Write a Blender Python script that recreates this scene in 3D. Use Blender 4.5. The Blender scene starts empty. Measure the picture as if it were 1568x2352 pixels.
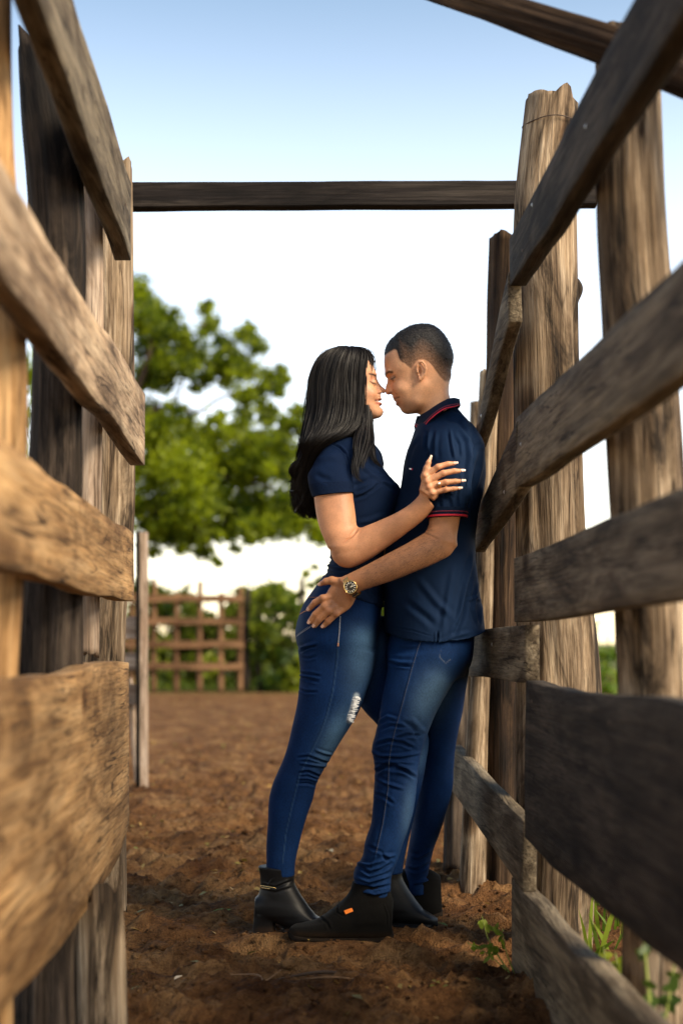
import bpy, math, random
import numpy as np
import openvdb as vdb
from mathutils import Vector, Matrix

random.seed(7)
RNG = np.random.default_rng(7)
SC = bpy.context.scene
COL = SC.collection

# ------------------------------------------------------------------ camera, sky, sun, exposure
FPX, CX, CY = 3267.0, 784.0, 1176.0          # focal length and centre in photo units (1568 x 2352)
HCAM = 0.822
PITCH = math.atan((1475 - 1176) / FPX)
cam_d = bpy.data.cameras.new('camera')
cam_d.sensor_fit = 'VERTICAL'
cam_d.sensor_height = 36.0
cam_d.sensor_width = 24.0
cam_d.lens = 50.0
cam_d.clip_start = 0.05
cam_d.clip_end = 2000.0
cam_d.dof.use_dof = True
cam_d.dof.focus_distance = 4.12
cam_d.dof.aperture_fstop = 2.0
cam = bpy.data.objects.new('camera', cam_d)
cam.location = (0, 0, HCAM)
cam.rotation_euler = (math.pi / 2 + PITCH, 0, 0)
COL.objects.link(cam)
SC.camera = cam

SUN_EL, SUN_AZ = math.radians(36), math.radians(126)   # azimuth from +Y towards +X
world = bpy.data.worlds.new('World')
SC.world = world
world.use_nodes = True
wn = world.node_tree
wn.nodes.clear()
w_out = wn.nodes.new('ShaderNodeOutputWorld')
w_bg = wn.nodes.new('ShaderNodeBackground')
w_sky = wn.nodes.new('ShaderNodeTexSky')
w_sky.sky_type = 'NISHITA'
w_sky.sun_disc = False
w_sky.sun_elevation = SUN_EL
w_sky.sun_rotation = SUN_AZ
w_sky.air_density = 1.0
w_sky.dust_density = 0.5
w_sky.ozone_density = 1.0
w_bg.inputs['Strength'].default_value = 0.05
wn.links.new(w_sky.outputs[0], w_bg.inputs[0])
# a layer of bright evening haze low in the sky, the same all the way round
w_tc = wn.nodes.new('ShaderNodeTexCoord')
w_sep = wn.nodes.new('ShaderNodeSeparateXYZ')
wn.links.new(w_tc.outputs['Generated'], w_sep.inputs[0])
w_ramp = wn.nodes.new('ShaderNodeValToRGB')
w_ramp.color_ramp.interpolation = 'B_SPLINE'
els = w_ramp.color_ramp.elements
while len(els) < 6: els.new(.5)
for e_, (deg, c_) in zip(els, ((-2, (.40, .27, .13)), (5, (.365, .30, .215)), (11, (.29, .285, .285)), (18, (.17, .18, .185)), (25, (.032, .046, .048)), (33, (0, .008, .008)))):
    e_.position = max(0.0, math.sin(math.radians(deg)))
    e_.color = (*c_, 1)
wn.links.new(w_sep.outputs[2], w_ramp.inputs[0])
w_bg2 = wn.nodes.new('ShaderNodeBackground')
w_bg2.inputs['Strength'].default_value = 1.0
wn.links.new(w_ramp.outputs[0], w_bg2.inputs[0])
w_add = wn.nodes.new('ShaderNodeAddShader')
wn.links.new(w_bg.outputs[0], w_add.inputs[0])
wn.links.new(w_bg2.outputs[0], w_add.inputs[1])
wn.links.new(w_add.outputs[0], w_out.inputs[0])

sun_d = bpy.data.lights.new('sun', 'SUN')
sun_d.energy = 2.2
sun_d.angle = math.radians(26)
sun_d.color = (1.0, 0.84, 0.62)
sun = bpy.data.objects.new('sun', sun_d)
sdir = Vector((math.sin(SUN_AZ) * math.cos(SUN_EL), math.cos(SUN_AZ) * math.cos(SUN_EL), math.sin(SUN_EL)))
sun.rotation_euler = sdir.to_track_quat('Z', 'Y').to_euler()
COL.objects.link(sun)

SC.view_settings.view_transform = 'Standard'
SC.view_settings.look = 'None'
SC.view_settings.exposure = 1.85
SC.view_settings.gamma = 1.0
SC.render.engine = 'CYCLES'
SC.cycles.use_denoising = True
SC.cycles.max_bounces = 8
SC.cycles.transparent_max_bounces = 8

# ------------------------------------------------------------------ geometry helpers
CP, SP = math.cos(PITCH), math.sin(PITCH)

def ray(x, y):
    a, b = (x - CX) / FPX, (CY - y) / FPX
    return np.array([a, -SP * b + CP, CP * b + SP])

def P(x, y, Y):
    """point of the place seen at photo position (x, y), Y metres in front of the camera"""
    d = ray(x, y)
    return np.array([0, 0, HCAM]) + d * (Y / d[1])

def on_plane(x, y, a, b):
    """point on the upright plane X = a + b*Y"""
    d = ray(x, y)
    t = a / (d[0] - b * d[1])
    return np.array([0, 0, HCAM]) + d * t

def proj(v):
    q = v - np.array([0, 0, HCAM])
    zc = q[:, 1] * CP + q[:, 2] * SP
    u = -q[:, 1] * SP + q[:, 2] * CP
    return np.stack([CX + FPX * q[:, 0] / zc, CY - FPX * u / zc], 1)

def hash3(i, j, k, s):
    h = (i * 374761393 + j * 668265263 + k * 2147483647 + s * 974711) & 0xFFFFFFFF
    h = ((h ^ (h >> 13)) * 1274126177) & 0xFFFFFFFF
    h = h ^ (h >> 16)
    return (h & 0xFFFFFF) / float(0xFFFFFF)

def vnoise(p, s=0):
    p = np.asarray(p, float)
    i = np.floor(p).astype(np.int64)
    f = p - i
    f = f * f * (3 - 2 * f)
    r = 0
    for a in (0, 1):
        for b in (0, 1):
            for c in (0, 1):
                w = (f[:, 0] if a else 1 - f[:, 0]) * (f[:, 1] if b else 1 - f[:, 1]) * (f[:, 2] if c else 1 - f[:, 2])
                r = r + w * hash3(i[:, 0] + a, i[:, 1] + b, i[:, 2] + c, s)
    return r * 2 - 1

def fbm(p, s=0, o=4, g=.5):
    r, a = 0, 1.0
    p = np.asarray(p, float)
    for k in range(o):
        r = r + a * vnoise(p * 2 ** k, s + k * 17)
        a *= g
    return r

def add_mesh(name, verts, faces, mat=None, parent=None, smooth=True, col=None, gr=None):
    me = bpy.data.meshes.new(name)
    if isinstance(faces, np.ndarray):
        n, k = faces.shape
        me.vertices.add(len(verts))
        me.vertices.foreach_set('co', np.asarray(verts, np.float32).ravel())
        me.loops.add(n * k)
        me.loops.foreach_set('vertex_index', faces.astype(np.int32).ravel())
        me.polygons.add(n)
        me.polygons.foreach_set('loop_start', np.arange(0, n * k, k, dtype=np.int32))
        me.update(calc_edges=True)
    else:
        me.from_pydata([tuple(v) for v in verts], [], faces)
    if smooth:
        me.polygons.foreach_set('use_smooth', np.ones(len(me.polygons), bool))
    if col is not None:
        at = me.color_attributes.new('Col', 'FLOAT_COLOR', 'POINT')
        c4 = np.ones((len(verts), 4), np.float32)
        c4[:, :3] = col
        at.data.foreach_set('color', c4.ravel())
    if gr is not None:
        at = me.attributes.new('gr', 'FLOAT_VECTOR', 'POINT')
        at.data.foreach_set('vector', np.asarray(gr, np.float32).ravel())
    if mat is not None:
        me.materials.append(mat)
    o = bpy.data.objects.new(name, me)
    COL.objects.link(o)
    if parent is not None:
        o.parent = parent
    return o

def tag(o, label, cat, group=None, kind=None):
    o['label'] = label
    o['category'] = cat
    if group: o['group'] = group
    if kind: o['kind'] = kind
    return o

def empty(name, label, cat, group=None):
    o = bpy.data.objects.new(name, None)
    o.empty_display_size = .1
    COL.objects.link(o)
    return tag(o, label, cat, group)

def catmull(rows, m):
    """rows (n,k) -> m interpolated rows, chord-length-ish uniform"""
    rows = np.asarray(rows, float)
    n = len(rows)
    seg = np.linalg.norm(np.diff(rows[:, :min(4, rows.shape[1])], axis=0), axis=1)
    acc = np.concatenate([[0], np.cumsum(seg)])
    ts = np.linspace(0, acc[-1], m)
    idx = np.clip(np.searchsorted(acc, ts, side='right') - 1, 0, n - 2)
    u = ((ts - acc[idx]) / np.maximum(seg[idx], 1e-9))[:, None]
    p1, p2 = rows[idx], rows[idx + 1]
    L = np.maximum(seg, 1e-6)
    tang = np.zeros_like(rows)
    for i in range(n):
        if i == 0: tang[i] = (rows[1] - rows[0]) / L[0]
        elif i == n - 1: tang[i] = (rows[-1] - rows[-2]) / L[-1]
        else:
            d0, d1 = (rows[i] - rows[i - 1]) / L[i - 1], (rows[i + 1] - rows[i]) / L[i]
            tang[i] = (d0 * L[i] + d1 * L[i - 1]) / (L[i] + L[i - 1])
            tang[i] = np.where(d0 * d1 < 0, tang[i] * .35, tang[i])
    ls = L[idx][:, None]
    h00, h10 = 2 * u ** 3 - 3 * u ** 2 + 1, u ** 3 - 2 * u ** 2 + u
    h01, h11 = -2 * u ** 3 + 3 * u ** 2, u ** 3 - u ** 2
    return h00 * p1 + h10 * ls * tang[idx] + h01 * p2 + h11 * ls * tang[idx + 1]

def loft_rings(rows, m=60, n=40, power=2.2, sag=None):
    """rows: (xl, yl, xr, yr, Y, half depth).  Left and right outline points and the depth give rings."""
    R = catmull(rows, m)
    th = np.linspace(0, 2 * np.pi, n, endpoint=False)
    c, s = np.cos(th), np.sin(th)
    e = 2.0 / power
    c = np.sign(c) * np.abs(c) ** e
    s = np.sign(s) * np.abs(s) ** e
    out = np.zeros((m, n, 3))
    for i, (xl, yl, xr, yr, Y, hd) in enumerate(R):
        a, b = P(xl, yl, Y), P(xr, yr, Y)
        ctr, u = (a + b) / 2, (b - a) / 2
        out[i] = ctr + c[:, None] * u + s[:, None] * np.array([0, max(hd, .002), 0])
        if sag is not None:
            k = max(0.0, (i / (m - 1) - sag[0]) / (1 - sag[0]))
            out[i, :, 2] -= sag[1] * k * np.abs(s) ** 2
    return out

def rings_mesh(out, cap=True):
    m, n, _ = out.shape
    v = out.reshape(-1, 3)
    i = np.arange(m - 1)[:, None] * n
    j = np.arange(n)[None, :]
    jn = (j + 1) % n
    q = np.stack([i + j, i + jn, i + n + jn, i + n + j], -1).reshape(-1, 4)
    if not cap:
        return v, q
    v = np.concatenate([v, out[0].mean(0)[None], out[-1].mean(0)[None]])
    a, b = m * n, m * n + 1
    jj = np.arange(n)
    t0 = np.stack([np.full(n, a), (jj + 1) % n, jj], -1)
    t1 = np.stack([np.full(n, b), (m - 1) * n + jj, (m - 1) * n + (jj + 1) % n], -1)
    return v, q, np.concatenate([t0, t1])

class Vol:
    """signed-distance volume: shapes are blended together and read out as one continuous surface"""
    def __init__(s, lo, hi, vox):
        s.vox = vox
        s.i0 = np.floor(np.array(lo) / vox).astype(int)
        s.i1 = np.ceil(np.array(hi) / vox).astype(int)
        s.A = np.full(tuple(s.i1 - s.i0 + 1), .06, np.float32)
    def _win(s, lo, hi):
        a = np.maximum(np.floor(np.array(lo) / s.vox).astype(int), s.i0)
        b = np.minimum(np.ceil(np.array(hi) / s.vox).astype(int), s.i1)
        if np.any(b <= a): return None
        return a, b, tuple(slice(x, y + 1) for x, y in zip(a - s.i0, b - s.i0))
    def _grid(s, a, b):
        ax = [np.arange(a[k], b[k] + 1, dtype=np.float32) * s.vox for k in range(3)]
        return np.meshgrid(*ax, indexing='ij', sparse=True)
    def _mix(s, sl, d, k, op):
        A = s.A[sl]
        if op == 'sub':
            h = np.maximum(k - np.abs(A + d), 0) / k
            s.A[sl] = np.maximum(A, -d) + h * h * k * .25
        else:
            h = np.maximum(k - np.abs(A - d), 0) / k
            s.A[sl] = np.minimum(A, d) - h * h * k * .25
    def cone(s, p, q, r1, r2, k=.01, op='add'):
        p, q = np.array(p, float), np.array(q, float)
        R = max(r1, r2) + k + .004
        w = s._win(np.minimum(p, q) - R, np.maximum(p, q) + R)
        if w is None: return
        X, Y, Z = s._grid(w[0], w[1])
        ab = q - p
        L2 = max(float(ab @ ab), 1e-12)
        t = np.clip(((X - p[0]) * ab[0] + (Y - p[1]) * ab[1] + (Z - p[2]) * ab[2]) / L2, 0, 1)
        d = np.sqrt((X - p[0] - t * ab[0]) ** 2 + (Y - p[1] - t * ab[1]) ** 2 + (Z - p[2] - t * ab[2]) ** 2) - (r1 + (r2 - r1) * t)
        s._mix(w[2], d.astype(np.float32), k, op)
    def chain(s, pts, rads, k=.006, op='add'):
        for i in range(len(pts) - 1):
            s.cone(pts[i], pts[i + 1], rads[i], rads[i + 1], k, op)
    def ell(s, c, r, k=.01, op='add', rot=0.0):
        """ellipsoid, radii (x, y, z); rot turns it in the picture plane"""
        c, r = np.array(c, float), np.array(r, float)
        R = r.max() + k + .004
        w = s._win(c - R, c + R)
        if w is None: return
        X, Y, Z = s._grid(w[0], w[1])
        x, y, z = X - c[0], Y - c[1], Z - c[2]
        if rot:
            cr, sr = math.cos(rot), math.sin(rot)
            x, z = cr * x + sr * z, -sr * x + cr * z
        k0 = np.sqrt((x / r[0]) ** 2 + (y / r[1]) ** 2 + (z / r[2]) ** 2)
        k1 = np.sqrt((x / r[0] ** 2) ** 2 + (y / r[1] ** 2) ** 2 + (z / r[2] ** 2) ** 2)
        d = k0 * (k0 - 1) / np.maximum(k1, 1e-6)
        s._mix(w[2], d.astype(np.float32), k, op)
    def mesh(s, v, q, t, k=.01, op='add'):
        hw = 8.0
        tf = vdb.createLinearTransform(voxelSize=s.vox)
        g = vdb.FloatGrid.createLevelSetFromPolygons(np.ascontiguousarray(v, np.float32), triangles=np.ascontiguousarray(t, np.uint32), quads=np.ascontiguousarray(q, np.uint32), transform=tf, halfWidth=hw)
        pad = hw * s.vox
        w = s._win(v.min(0) - pad, v.max(0) + pad)
        if w is None: return
        arr = np.zeros(tuple(w[1] - w[0] + 1), np.float32)
        g.copyToArray(arr, ijk=tuple(int(x) for x in w[0]))
        arr[arr >= pad * .99] = .06
        s._mix(w[2], arr, k, op)
    def loft(s, rows, k=.01, m=60, n=36, power=2.2, sag=None, op='add'):
        s.mesh(*rings_mesh(loft_rings(rows, m, n, power, sag)), k=k, op=op)
    def surface(s, smooth=2):
        bw = 4 * s.vox
        g = vdb.FloatGrid(bw)
        g.transform = vdb.createLinearTransform(voxelSize=s.vox)
        g.copyFromArray(np.clip(s.A, -bw, bw), ijk=tuple(int(x) for x in s.i0))
        pts, quads = g.convertToQuads(0.0)
        v, q = np.array(pts, np.float64), np.array(quads, np.int64)
        s.A = None
        for _ in range(smooth):
            v = relax(v, q, .5)
        n = vnormals(v, q)
        # make sure the faces look outwards
        if np.mean(np.sum(n * (v - v.mean(0)), 1)) < 0:
            q = q[:, ::-1].copy(); n = -n
        return v, q, n

def relax(v, q, lam, w=None):
    e = np.concatenate([q[:, [0, 1]], q[:, [1, 2]], q[:, [2, 3]], q[:, [3, 0]]])
    a = np.concatenate([e[:, 0], e[:, 1]]); b = np.concatenate([e[:, 1], e[:, 0]])
    cnt = np.maximum(np.bincount(a, minlength=len(v)), 1)
    avg = np.stack([np.bincount(a, weights=v[b, k], minlength=len(v)) / cnt for k in range(3)], 1)
    l = lam if w is None else (lam * w)[:, None]
    return v + (avg - v) * l

def vnormals(v, q):
    fn = np.cross(v[q[:, 2]] - v[q[:, 0]], v[q[:, 3]] - v[q[:, 1]])
    n = np.zeros_like(v)
    for k in range(3):
        n[:, k] = sum(np.bincount(q[:, j], weights=fn[:, k], minlength=len(v)) for j in range(4))
    return n / np.maximum(np.linalg.norm(n, axis=1, keepdims=True), 1e-12)

def line_dist(px, poly):
    """distance to a polyline and the side (signed)"""
    poly = np.asarray(poly, float)
    best = np.full(len(px), 1e9); side = np.zeros(len(px)); along = np.zeros(len(px))
    L = np.concatenate([[0], np.cumsum(np.linalg.norm(np.diff(poly, axis=0), axis=1))])
    for i in range(len(poly) - 1):
        a, b = poly[i], poly[i + 1]
        ab = b - a
        t = np.clip(((px - a) @ ab) / max(ab @ ab, 1e-9), 0, 1)
        d = px - a - t[:, None] * ab
        dist = np.linalg.norm(d, axis=1)
        m = dist < best
        best[m] = dist[m]
        side[m] = np.sign(ab[0] * (px - a)[m, 1] - ab[1] * (px - a)[m, 0])
        along[m] = (L[i] + t[m] * (L[i + 1] - L[i])) / L[-1]
    return best, side, along

class Skin:
    """a finished surface that can be creased and stained along strokes"""
    def __init__(s, v, q, n, col):
        s.v, s.q, s.n = v, q, n
        s.px = proj(v)
        s.c = np.tile(np.array(col, float), (len(v), 1))
        view = v - np.array([0, 0, HCAM])
        view /= np.linalg.norm(view, axis=1, keepdims=True)
        s.face = np.clip(-np.sum(view * n, 1) * 4 + .8, 0, 1)
    def sel(s, poly, width):
        poly = np.asarray(poly, float)
        lo, hi = poly.min(0) - 3 * width, poly.max(0) + 3 * width
        return np.where((s.px > lo).all(1) & (s.px < hi).all(1) & (s.face > 0))[0]
    def fold(s, poly, width, amp, both=False):
        """a ridge (amp > 0) or groove (amp < 0), metres, tapering to the ends"""
        i = s.sel(poly, width)
        if not len(i): return
        d, side, al = line_dist(s.px[i], poly)
        w = np.exp(-(d / width) ** 2) - .55 * np.exp(-((d - 1.5 * width) / width) ** 2)
        w = w * np.clip(np.sin(np.pi * np.clip(al * .94 + .03, 0, 1)) * 1.6, 0, 1) * (1 if both else s.face[i])
        s.v[i] += s.n[i] * (w * amp)[:, None]
    def stain(s, poly, width, col, a=1.0, hard=2.0, taper=False):
        i = s.sel(poly, width * 1.3)
        if not len(i): return
        d, side, al = line_dist(s.px[i], poly)
        w = a * np.exp(-(d / width) ** (2 * hard)) * s.face[i]
        if taper: w = w * np.clip(np.sin(np.pi * np.clip(al, 0, 1)) * 1.5, 0, 1)
        s.c[i] = s.c[i] * (1 - w)[:, None] + np.array(col) * w[:, None]
    def blob(s, x, y, rx, ry, col, a=1.0, hard=1.0, rot=0.0):
        dx, dy = s.px[:, 0] - x, s.px[:, 1] - y
        cr, sr = math.cos(rot), math.sin(rot)
        u, w = (cr * dx + sr * dy) / rx, (-sr * dx + cr * dy) / ry
        k = a * np.exp(-(u * u + w * w) ** hard) * s.face
        s.c[:] = s.c * (1 - k)[:, None] + np.array(col) * k[:, None]
    def noise(s, scale, amp, seed=0):
        """scale (x, y, z) in 1/m; amp in metres"""
        s.v += s.n * (fbm(s.v * np.array(scale), seed, 3) * amp)[:, None]
    def obj(s, name, mat, parent):
        return add_mesh(name, s.v, s.q, mat, parent, True, s.c)

def crop(x0, y0, k):
    return lambda cx, cy: (x0 + k * cx, y0 + k * cy)
WHAND = crop(943.25, 1029, .08594)
MHAND = crop(692.1, 1304.6, .09375)
FACES = crop(857.5, 820.75, .0625)
MHEAD = crop(845.25, 735, .14063)
WHEAD = crop(661.5, 784, .15625)
WTOR = crop(661.5, 980, .15625)
MSHO = crop(894.25, 894.25, .15625)
BOOT = crop(563.5, 1929.4, .3125)
MLEG = crop(845.25, 1408.75, .1875)
WLEG = crop(600.25, 1347.5, .1875)
LEGC = crop(551.25, 1592.5, .3906)
def mp(f, *pts): return [f(*p) for p in pts]

# ------------------------------------------------------------------ materials
def new_mat(name):
    m = bpy.data.materials.new(name)
    m.use_nodes = True
    nt = m.node_tree
    return m, nt, nt.nodes['Principled BSDF']

def nd(nt, t, **kw):
    n = nt.nodes.new(t)
    for k, v in kw.items():
        if k.startswith('i_'):
            n.inputs[k[2:].replace('_', ' ')].default_value = v
        else:
            setattr(n, k, v)
    return n

def ramp(nt, fac, stops):
    r = nt.nodes.new('ShaderNodeValToRGB')
    el = r.color_ramp.elements
    while len(el) < len(stops): el.new(.5)
    for e, (p, c) in zip(el, stops):
        e.position = p
        e.color = (*c, 1) if len(c) == 3 else c
    nt.links.new(fac, r.inputs[0])
    return r

def plain(name, col, rough=.5, metal=0.0, noise=0.0, nscale=60, bump=0.0, spec=.5):
    m, nt, b = new_mat(name)
    b.inputs['Base Color'].default_value = (*col, 1)
    b.inputs['Roughness'].default_value = rough
    b.inputs['Metallic'].default_value = metal
    b.inputs['Specular IOR Level'].default_value = spec
    if noise or bump:
        tc = nd(nt, 'ShaderNodeTexCoord')
        n = nd(nt, 'ShaderNodeTexNoise'); n.inputs['Scale'].default_value = nscale; n.inputs['Detail'].default_value = 5
        nt.links.new(tc.outputs['Object'], n.inputs['Vector'])
        if noise:
            lo, hi = [tuple(max(0, c * (1 + s * noise)) for c in col) for s in (-1, 1)]
            r = ramp(nt, n.outputs[0], [(.3, lo), (.7, hi)])
            nt.links.new(r.outputs[0], b.inputs['Base Color'])
        if bump:
            bp = nd(nt, 'ShaderNodeBump'); bp.inputs['Strength'].default_value = bump; bp.inputs['Distance'].default_value = .004
            nt.links.new(n.outputs[0], bp.inputs['Height']); nt.links.new(bp.outputs[0], b.inputs['Normal'])
    return m

def col_mat(name, rough=.6, nscale=300, namt=.12, bump=.1, stretch=(1, 1, 1), sheen=0.0, sss=0.0, spec=.4, dist=.001, n2=12, n2amt=.1, rmap=None):
    """colour comes from the surface's own Col attribute, with fine noise on top"""
    m, nt, b = new_mat(name)
    at = nd(nt, 'ShaderNodeAttribute', attribute_name='Col')
    tc = nd(nt, 'ShaderNodeTexCoord')
    mpn = nd(nt, 'ShaderNodeMapping'); mpn.inputs['Scale'].default_value = stretch
    nt.links.new(tc.outputs['Object'], mpn.inputs[0])
    n = nd(nt, 'ShaderNodeTexNoise'); n.inputs['Scale'].default_value = nscale; n.inputs['Detail'].default_value = 4
    nt.links.new(mpn.outputs[0], n.inputs['Vector'])
    k = nd(nt, 'ShaderNodeTexNoise'); k.inputs['Scale'].default_value = n2; k.inputs['Detail'].default_value = 4
    nt.links.new(tc.outputs['Object'], k.inputs['Vector'])
    def vary(src, amt):
        mr = nd(nt, 'ShaderNodeMapRange')
        mr.inputs[1].default_value, mr.inputs[2].default_value = .3, .7
        mr.inputs[3].default_value, mr.inputs[4].default_value = 1 - amt, 1 + amt
        nt.links.new(src, mr.inputs[0])
        return mr.outputs[0]
    mul = nd(nt, 'ShaderNodeMath', operation='MULTIPLY')
    nt.links.new(vary(n.outputs[0], namt), mul.inputs[0]); nt.links.new(vary(k.outputs[0], n2amt), mul.inputs[1])
    mx = nd(nt, 'ShaderNodeVectorMath', operation='SCALE')
    nt.links.new(at.outputs['Color'], mx.inputs[0]); nt.links.new(mul.outputs[0], mx.inputs['Scale'])
    nt.links.new(mx.outputs[0], b.inputs['Base Color'])
    b.inputs['Roughness'].default_value = rough
    b.inputs['Specular IOR Level'].default_value = spec
    b.inputs['Sheen Weight'].default_value = sheen
    b.inputs['Sheen Roughness'].default_value = .4
    if sss:
        b.inputs['Subsurface Weight'].default_value = sss
        b.inputs['Subsurface Radius'].default_value = (1, .35, .18)
        b.inputs['Subsurface Scale'].default_value = .006
    if bump:
        bp = nd(nt, 'ShaderNodeBump'); bp.inputs['Strength'].default_value = bump; bp.inputs['Distance'].default_value = dist
        nt.links.new(n.outputs[0], bp.inputs['Height']); nt.links.new(bp.outputs[0], b.inputs['Normal'])
    return m

def wood_mat(name, dark, mid, light, grain=9.0, spots=.35, bump=.5, stain=.4, knots=True):
    """weathered wood, the grain runs along gr.x"""
    m, nt, b = new_mat(name)
    at = nd(nt, 'ShaderNodeAttribute', attribute_name='gr')
    oi = nd(nt, 'ShaderNodeObjectInfo')
    off = nd(nt, 'ShaderNodeVectorMath', operation='SCALE'); off.inputs['Scale'].default_value = 37.0
    nt.links.new(oi.outputs['Random'], off.inputs[0])
    add = nd(nt, 'ShaderNodeVectorMath', operation='ADD')
    nt.links.new(at.outputs['Vector'], add.inputs[0]); nt.links.new(off.outputs[0], add.inputs[1])
    def noise(scale, sx, detail=6, rough=.6, dist=0.0):
        mp_ = nd(nt, 'ShaderNodeMapping'); mp_.inputs['Scale'].default_value = (sx, 1, 1)
        nt.links.new(add.outputs[0], mp_.inputs[0])
        n = nd(nt, 'ShaderNodeTexNoise'); n.inputs['Scale'].default_value = scale; n.inputs['Detail'].default_value = detail
        n.inputs['Roughness'].default_value = rough; n.inputs['Distortion'].default_value = dist
        nt.links.new(mp_.outputs[0], n.inputs['Vector'])
        return n.outputs[0]
    g1 = noise(grain * 5, .05, 7, .65, .3)
    g2 = noise(grain * 20, .03, 4, .6, .1)
    g3 = noise(grain * .55, .5, 5, .6)
    r = ramp(nt, g1, [(.28, dark), (.48, mid), (.72, light)])
    r2 = ramp(nt, g2, [(.32, (.42, .4, .38)), (.52, (1, 1, 1)), (.8, (1.15, 1.12, 1.1))])
    mul = nd(nt, 'ShaderNodeMix', data_type='RGBA', blend_type='MULTIPLY'); mul.inputs[0].default_value = .8
    nt.links.new(r.outputs[0], mul.inputs[6]); nt.links.new(r2.outputs[0], mul.inputs[7])
    r3 = ramp(nt, g3, [(.3, (1 - spots, 1 - spots * 1.05, 1 - spots * 1.1)), (.55, (1, 1, 1)), (.75, (1.2, 1.17, 1.12))])
    mul2 = nd(nt, 'ShaderNodeMix', data_type='RGBA', blend_type='MULTIPLY'); mul2.inputs[0].default_value = 1
    nt.links.new(mul.outputs[2], mul2.inputs[6]); nt.links.new(r3.outputs[0], mul2.inputs[7])
    # long dark weather stains and a few knots
    g4 = noise(grain * 1.1, .22, 6, .7, .8)
    r4 = ramp(nt, g4, [(.38, (stain, stain * .9, stain * .82)), (.47, (.7, .67, .64)), (.54, (1, 1, 1)), (.68, (1.25, 1.22, 1.16))])
    mul3 = nd(nt, 'ShaderNodeMix', data_type='RGBA', blend_type='MULTIPLY'); mul3.inputs[0].default_value = 1
    nt.links.new(mul2.outputs[2], mul3.inputs[6]); nt.links.new(r4.outputs[0], mul3.inputs[7])
    g5 = noise(grain * 3.2, .05, 3, .5, .6)
    r5 = ramp(nt, g5, [(.475, (1, 1, 1)), (.497, (.16, .13, .11)), (.503, (.16, .13, .11)), (.525, (1, 1, 1))])
    g6 = noise(grain * .9, .4, 3, .5)
    r6 = ramp(nt, g6, [(.42, (0, 0, 0)), (.6, (1, 1, 1))])
    mul5 = nd(nt, 'ShaderNodeMix', data_type='RGBA', blend_type='MULTIPLY')
    nt.links.new(r6.outputs[0], mul5.inputs[0]); nt.links.new(mul3.outputs[2], mul5.inputs[6]); nt.links.new(r5.outputs[0], mul5.inputs[7])
    mul3 = mul5
    mpk = nd(nt, 'ShaderNodeMapping'); mpk.inputs['Scale'].default_value = (2.6, 4.2, 4.2)
    nt.links.new(add.outputs[0], mpk.inputs[0])
    vk = nd(nt, 'ShaderNodeTexVoronoi'); vk.inputs['Scale'].default_value = 1.0
    nt.links.new(mpk.outputs[0], vk.inputs['Vector'])
    rk = ramp(nt, vk.outputs['Distance'], [(.05, (.22, .17, .13)), (.11, (.55, .48, .42)), (.17, (1, 1, 1))])
    mul4 = nd(nt, 'ShaderNodeMix', data_type='RGBA', blend_type='MULTIPLY'); mul4.inputs[0].default_value = 1 if knots else 0
    nt.links.new(mul3.outputs[2], mul4.inputs[6]); nt.links.new(rk.outputs[0], mul4.inputs[7])
    nt.links.new(mul4.outputs[2], b.inputs['Base Color'])
    b.inputs['Roughness'].default_value = .85
    b.inputs['Specular IOR Level'].default_value = .2
    ad = nd(nt, 'ShaderNodeMath', operation='ADD')
    nt.links.new(g1, ad.inputs[0]); nt.links.new(g2, ad.inputs[1])
    bp = nd(nt, 'ShaderNodeBump'); bp.inputs['Strength'].default_value = bump; bp.inputs['Distance'].default_value = .006
    nt.links.new(ad.outputs[0], bp.inputs['Height']); nt.links.new(bp.outputs[0], b.inputs['Normal'])
    return m

def leaf_mat(name, c1, c2, trans=.45):
    m, nt, b = new_mat(name)
    at = nd(nt, 'ShaderNodeAttribute', attribute_name='Col')
    sep = nd(nt, 'ShaderNodeSeparateColor')
    nt.links.new(at.outputs['Color'], sep.inputs[0])
    r = ramp(nt, sep.outputs[0], [(0, c1), (1, c2)])
    nt.links.new(r.outputs[0], b.inputs['Base Color'])
    b.inputs['Roughness'].default_value = .5
    b.inputs['Specular IOR Level'].default_value = .3
    tr = nd(nt, 'ShaderNodeBsdfTranslucent')
    br = nd(nt, 'ShaderNodeMix', data_type='RGBA', blend_type='MULTIPLY'); br.inputs[0].default_value = 1
    br.inputs[7].default_value = (1.5, 1.5, .6, 1)
    nt.links.new(r.outputs[0], br.inputs[6]); nt.links.new(br.outputs[2], tr.inputs[0])
    mx = nd(nt, 'ShaderNodeMixShader'); mx.inputs[0].default_value = trans
    nt.links.new(b.outputs[0], mx.inputs[1]); nt.links.new(tr.outputs[0], mx.inputs[2])
    nt.links.new(mx.outputs[0], nt.nodes['Material Output'].inputs[0])
    return m

M_TAN = wood_mat('sawn_tan_wood', (.17, .085, .032), (.40, .235, .10), (.55, .36, .18), 7, .4, .35, .42)
M_TANGREY = wood_mat('weathered_tan_wood', (.13, .085, .052), (.37, .265, .17), (.52, .41, .285), 7, .4, .35, .42)
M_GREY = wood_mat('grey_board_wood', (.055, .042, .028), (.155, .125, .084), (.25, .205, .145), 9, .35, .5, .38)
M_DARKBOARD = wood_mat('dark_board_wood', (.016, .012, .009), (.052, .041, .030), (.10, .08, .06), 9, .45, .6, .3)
M_LOG = wood_mat('split_log_wood', (.03, .017, .010), (.22, .158, .10), (.54, .435, .31), 8, .6, .9, .09)
M_LOGDARK = wood_mat('dark_log_wood', (.010, .007, .006), (.042, .031, .024), (.13, .10, .075), 8, .6, .9, .15)
M_BARKLOG = wood_mat('bark_log_wood', (.007, .0045, .003), (.04, .023, .013), (.13, .082, .045), 7, .6, .9, .15)
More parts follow.
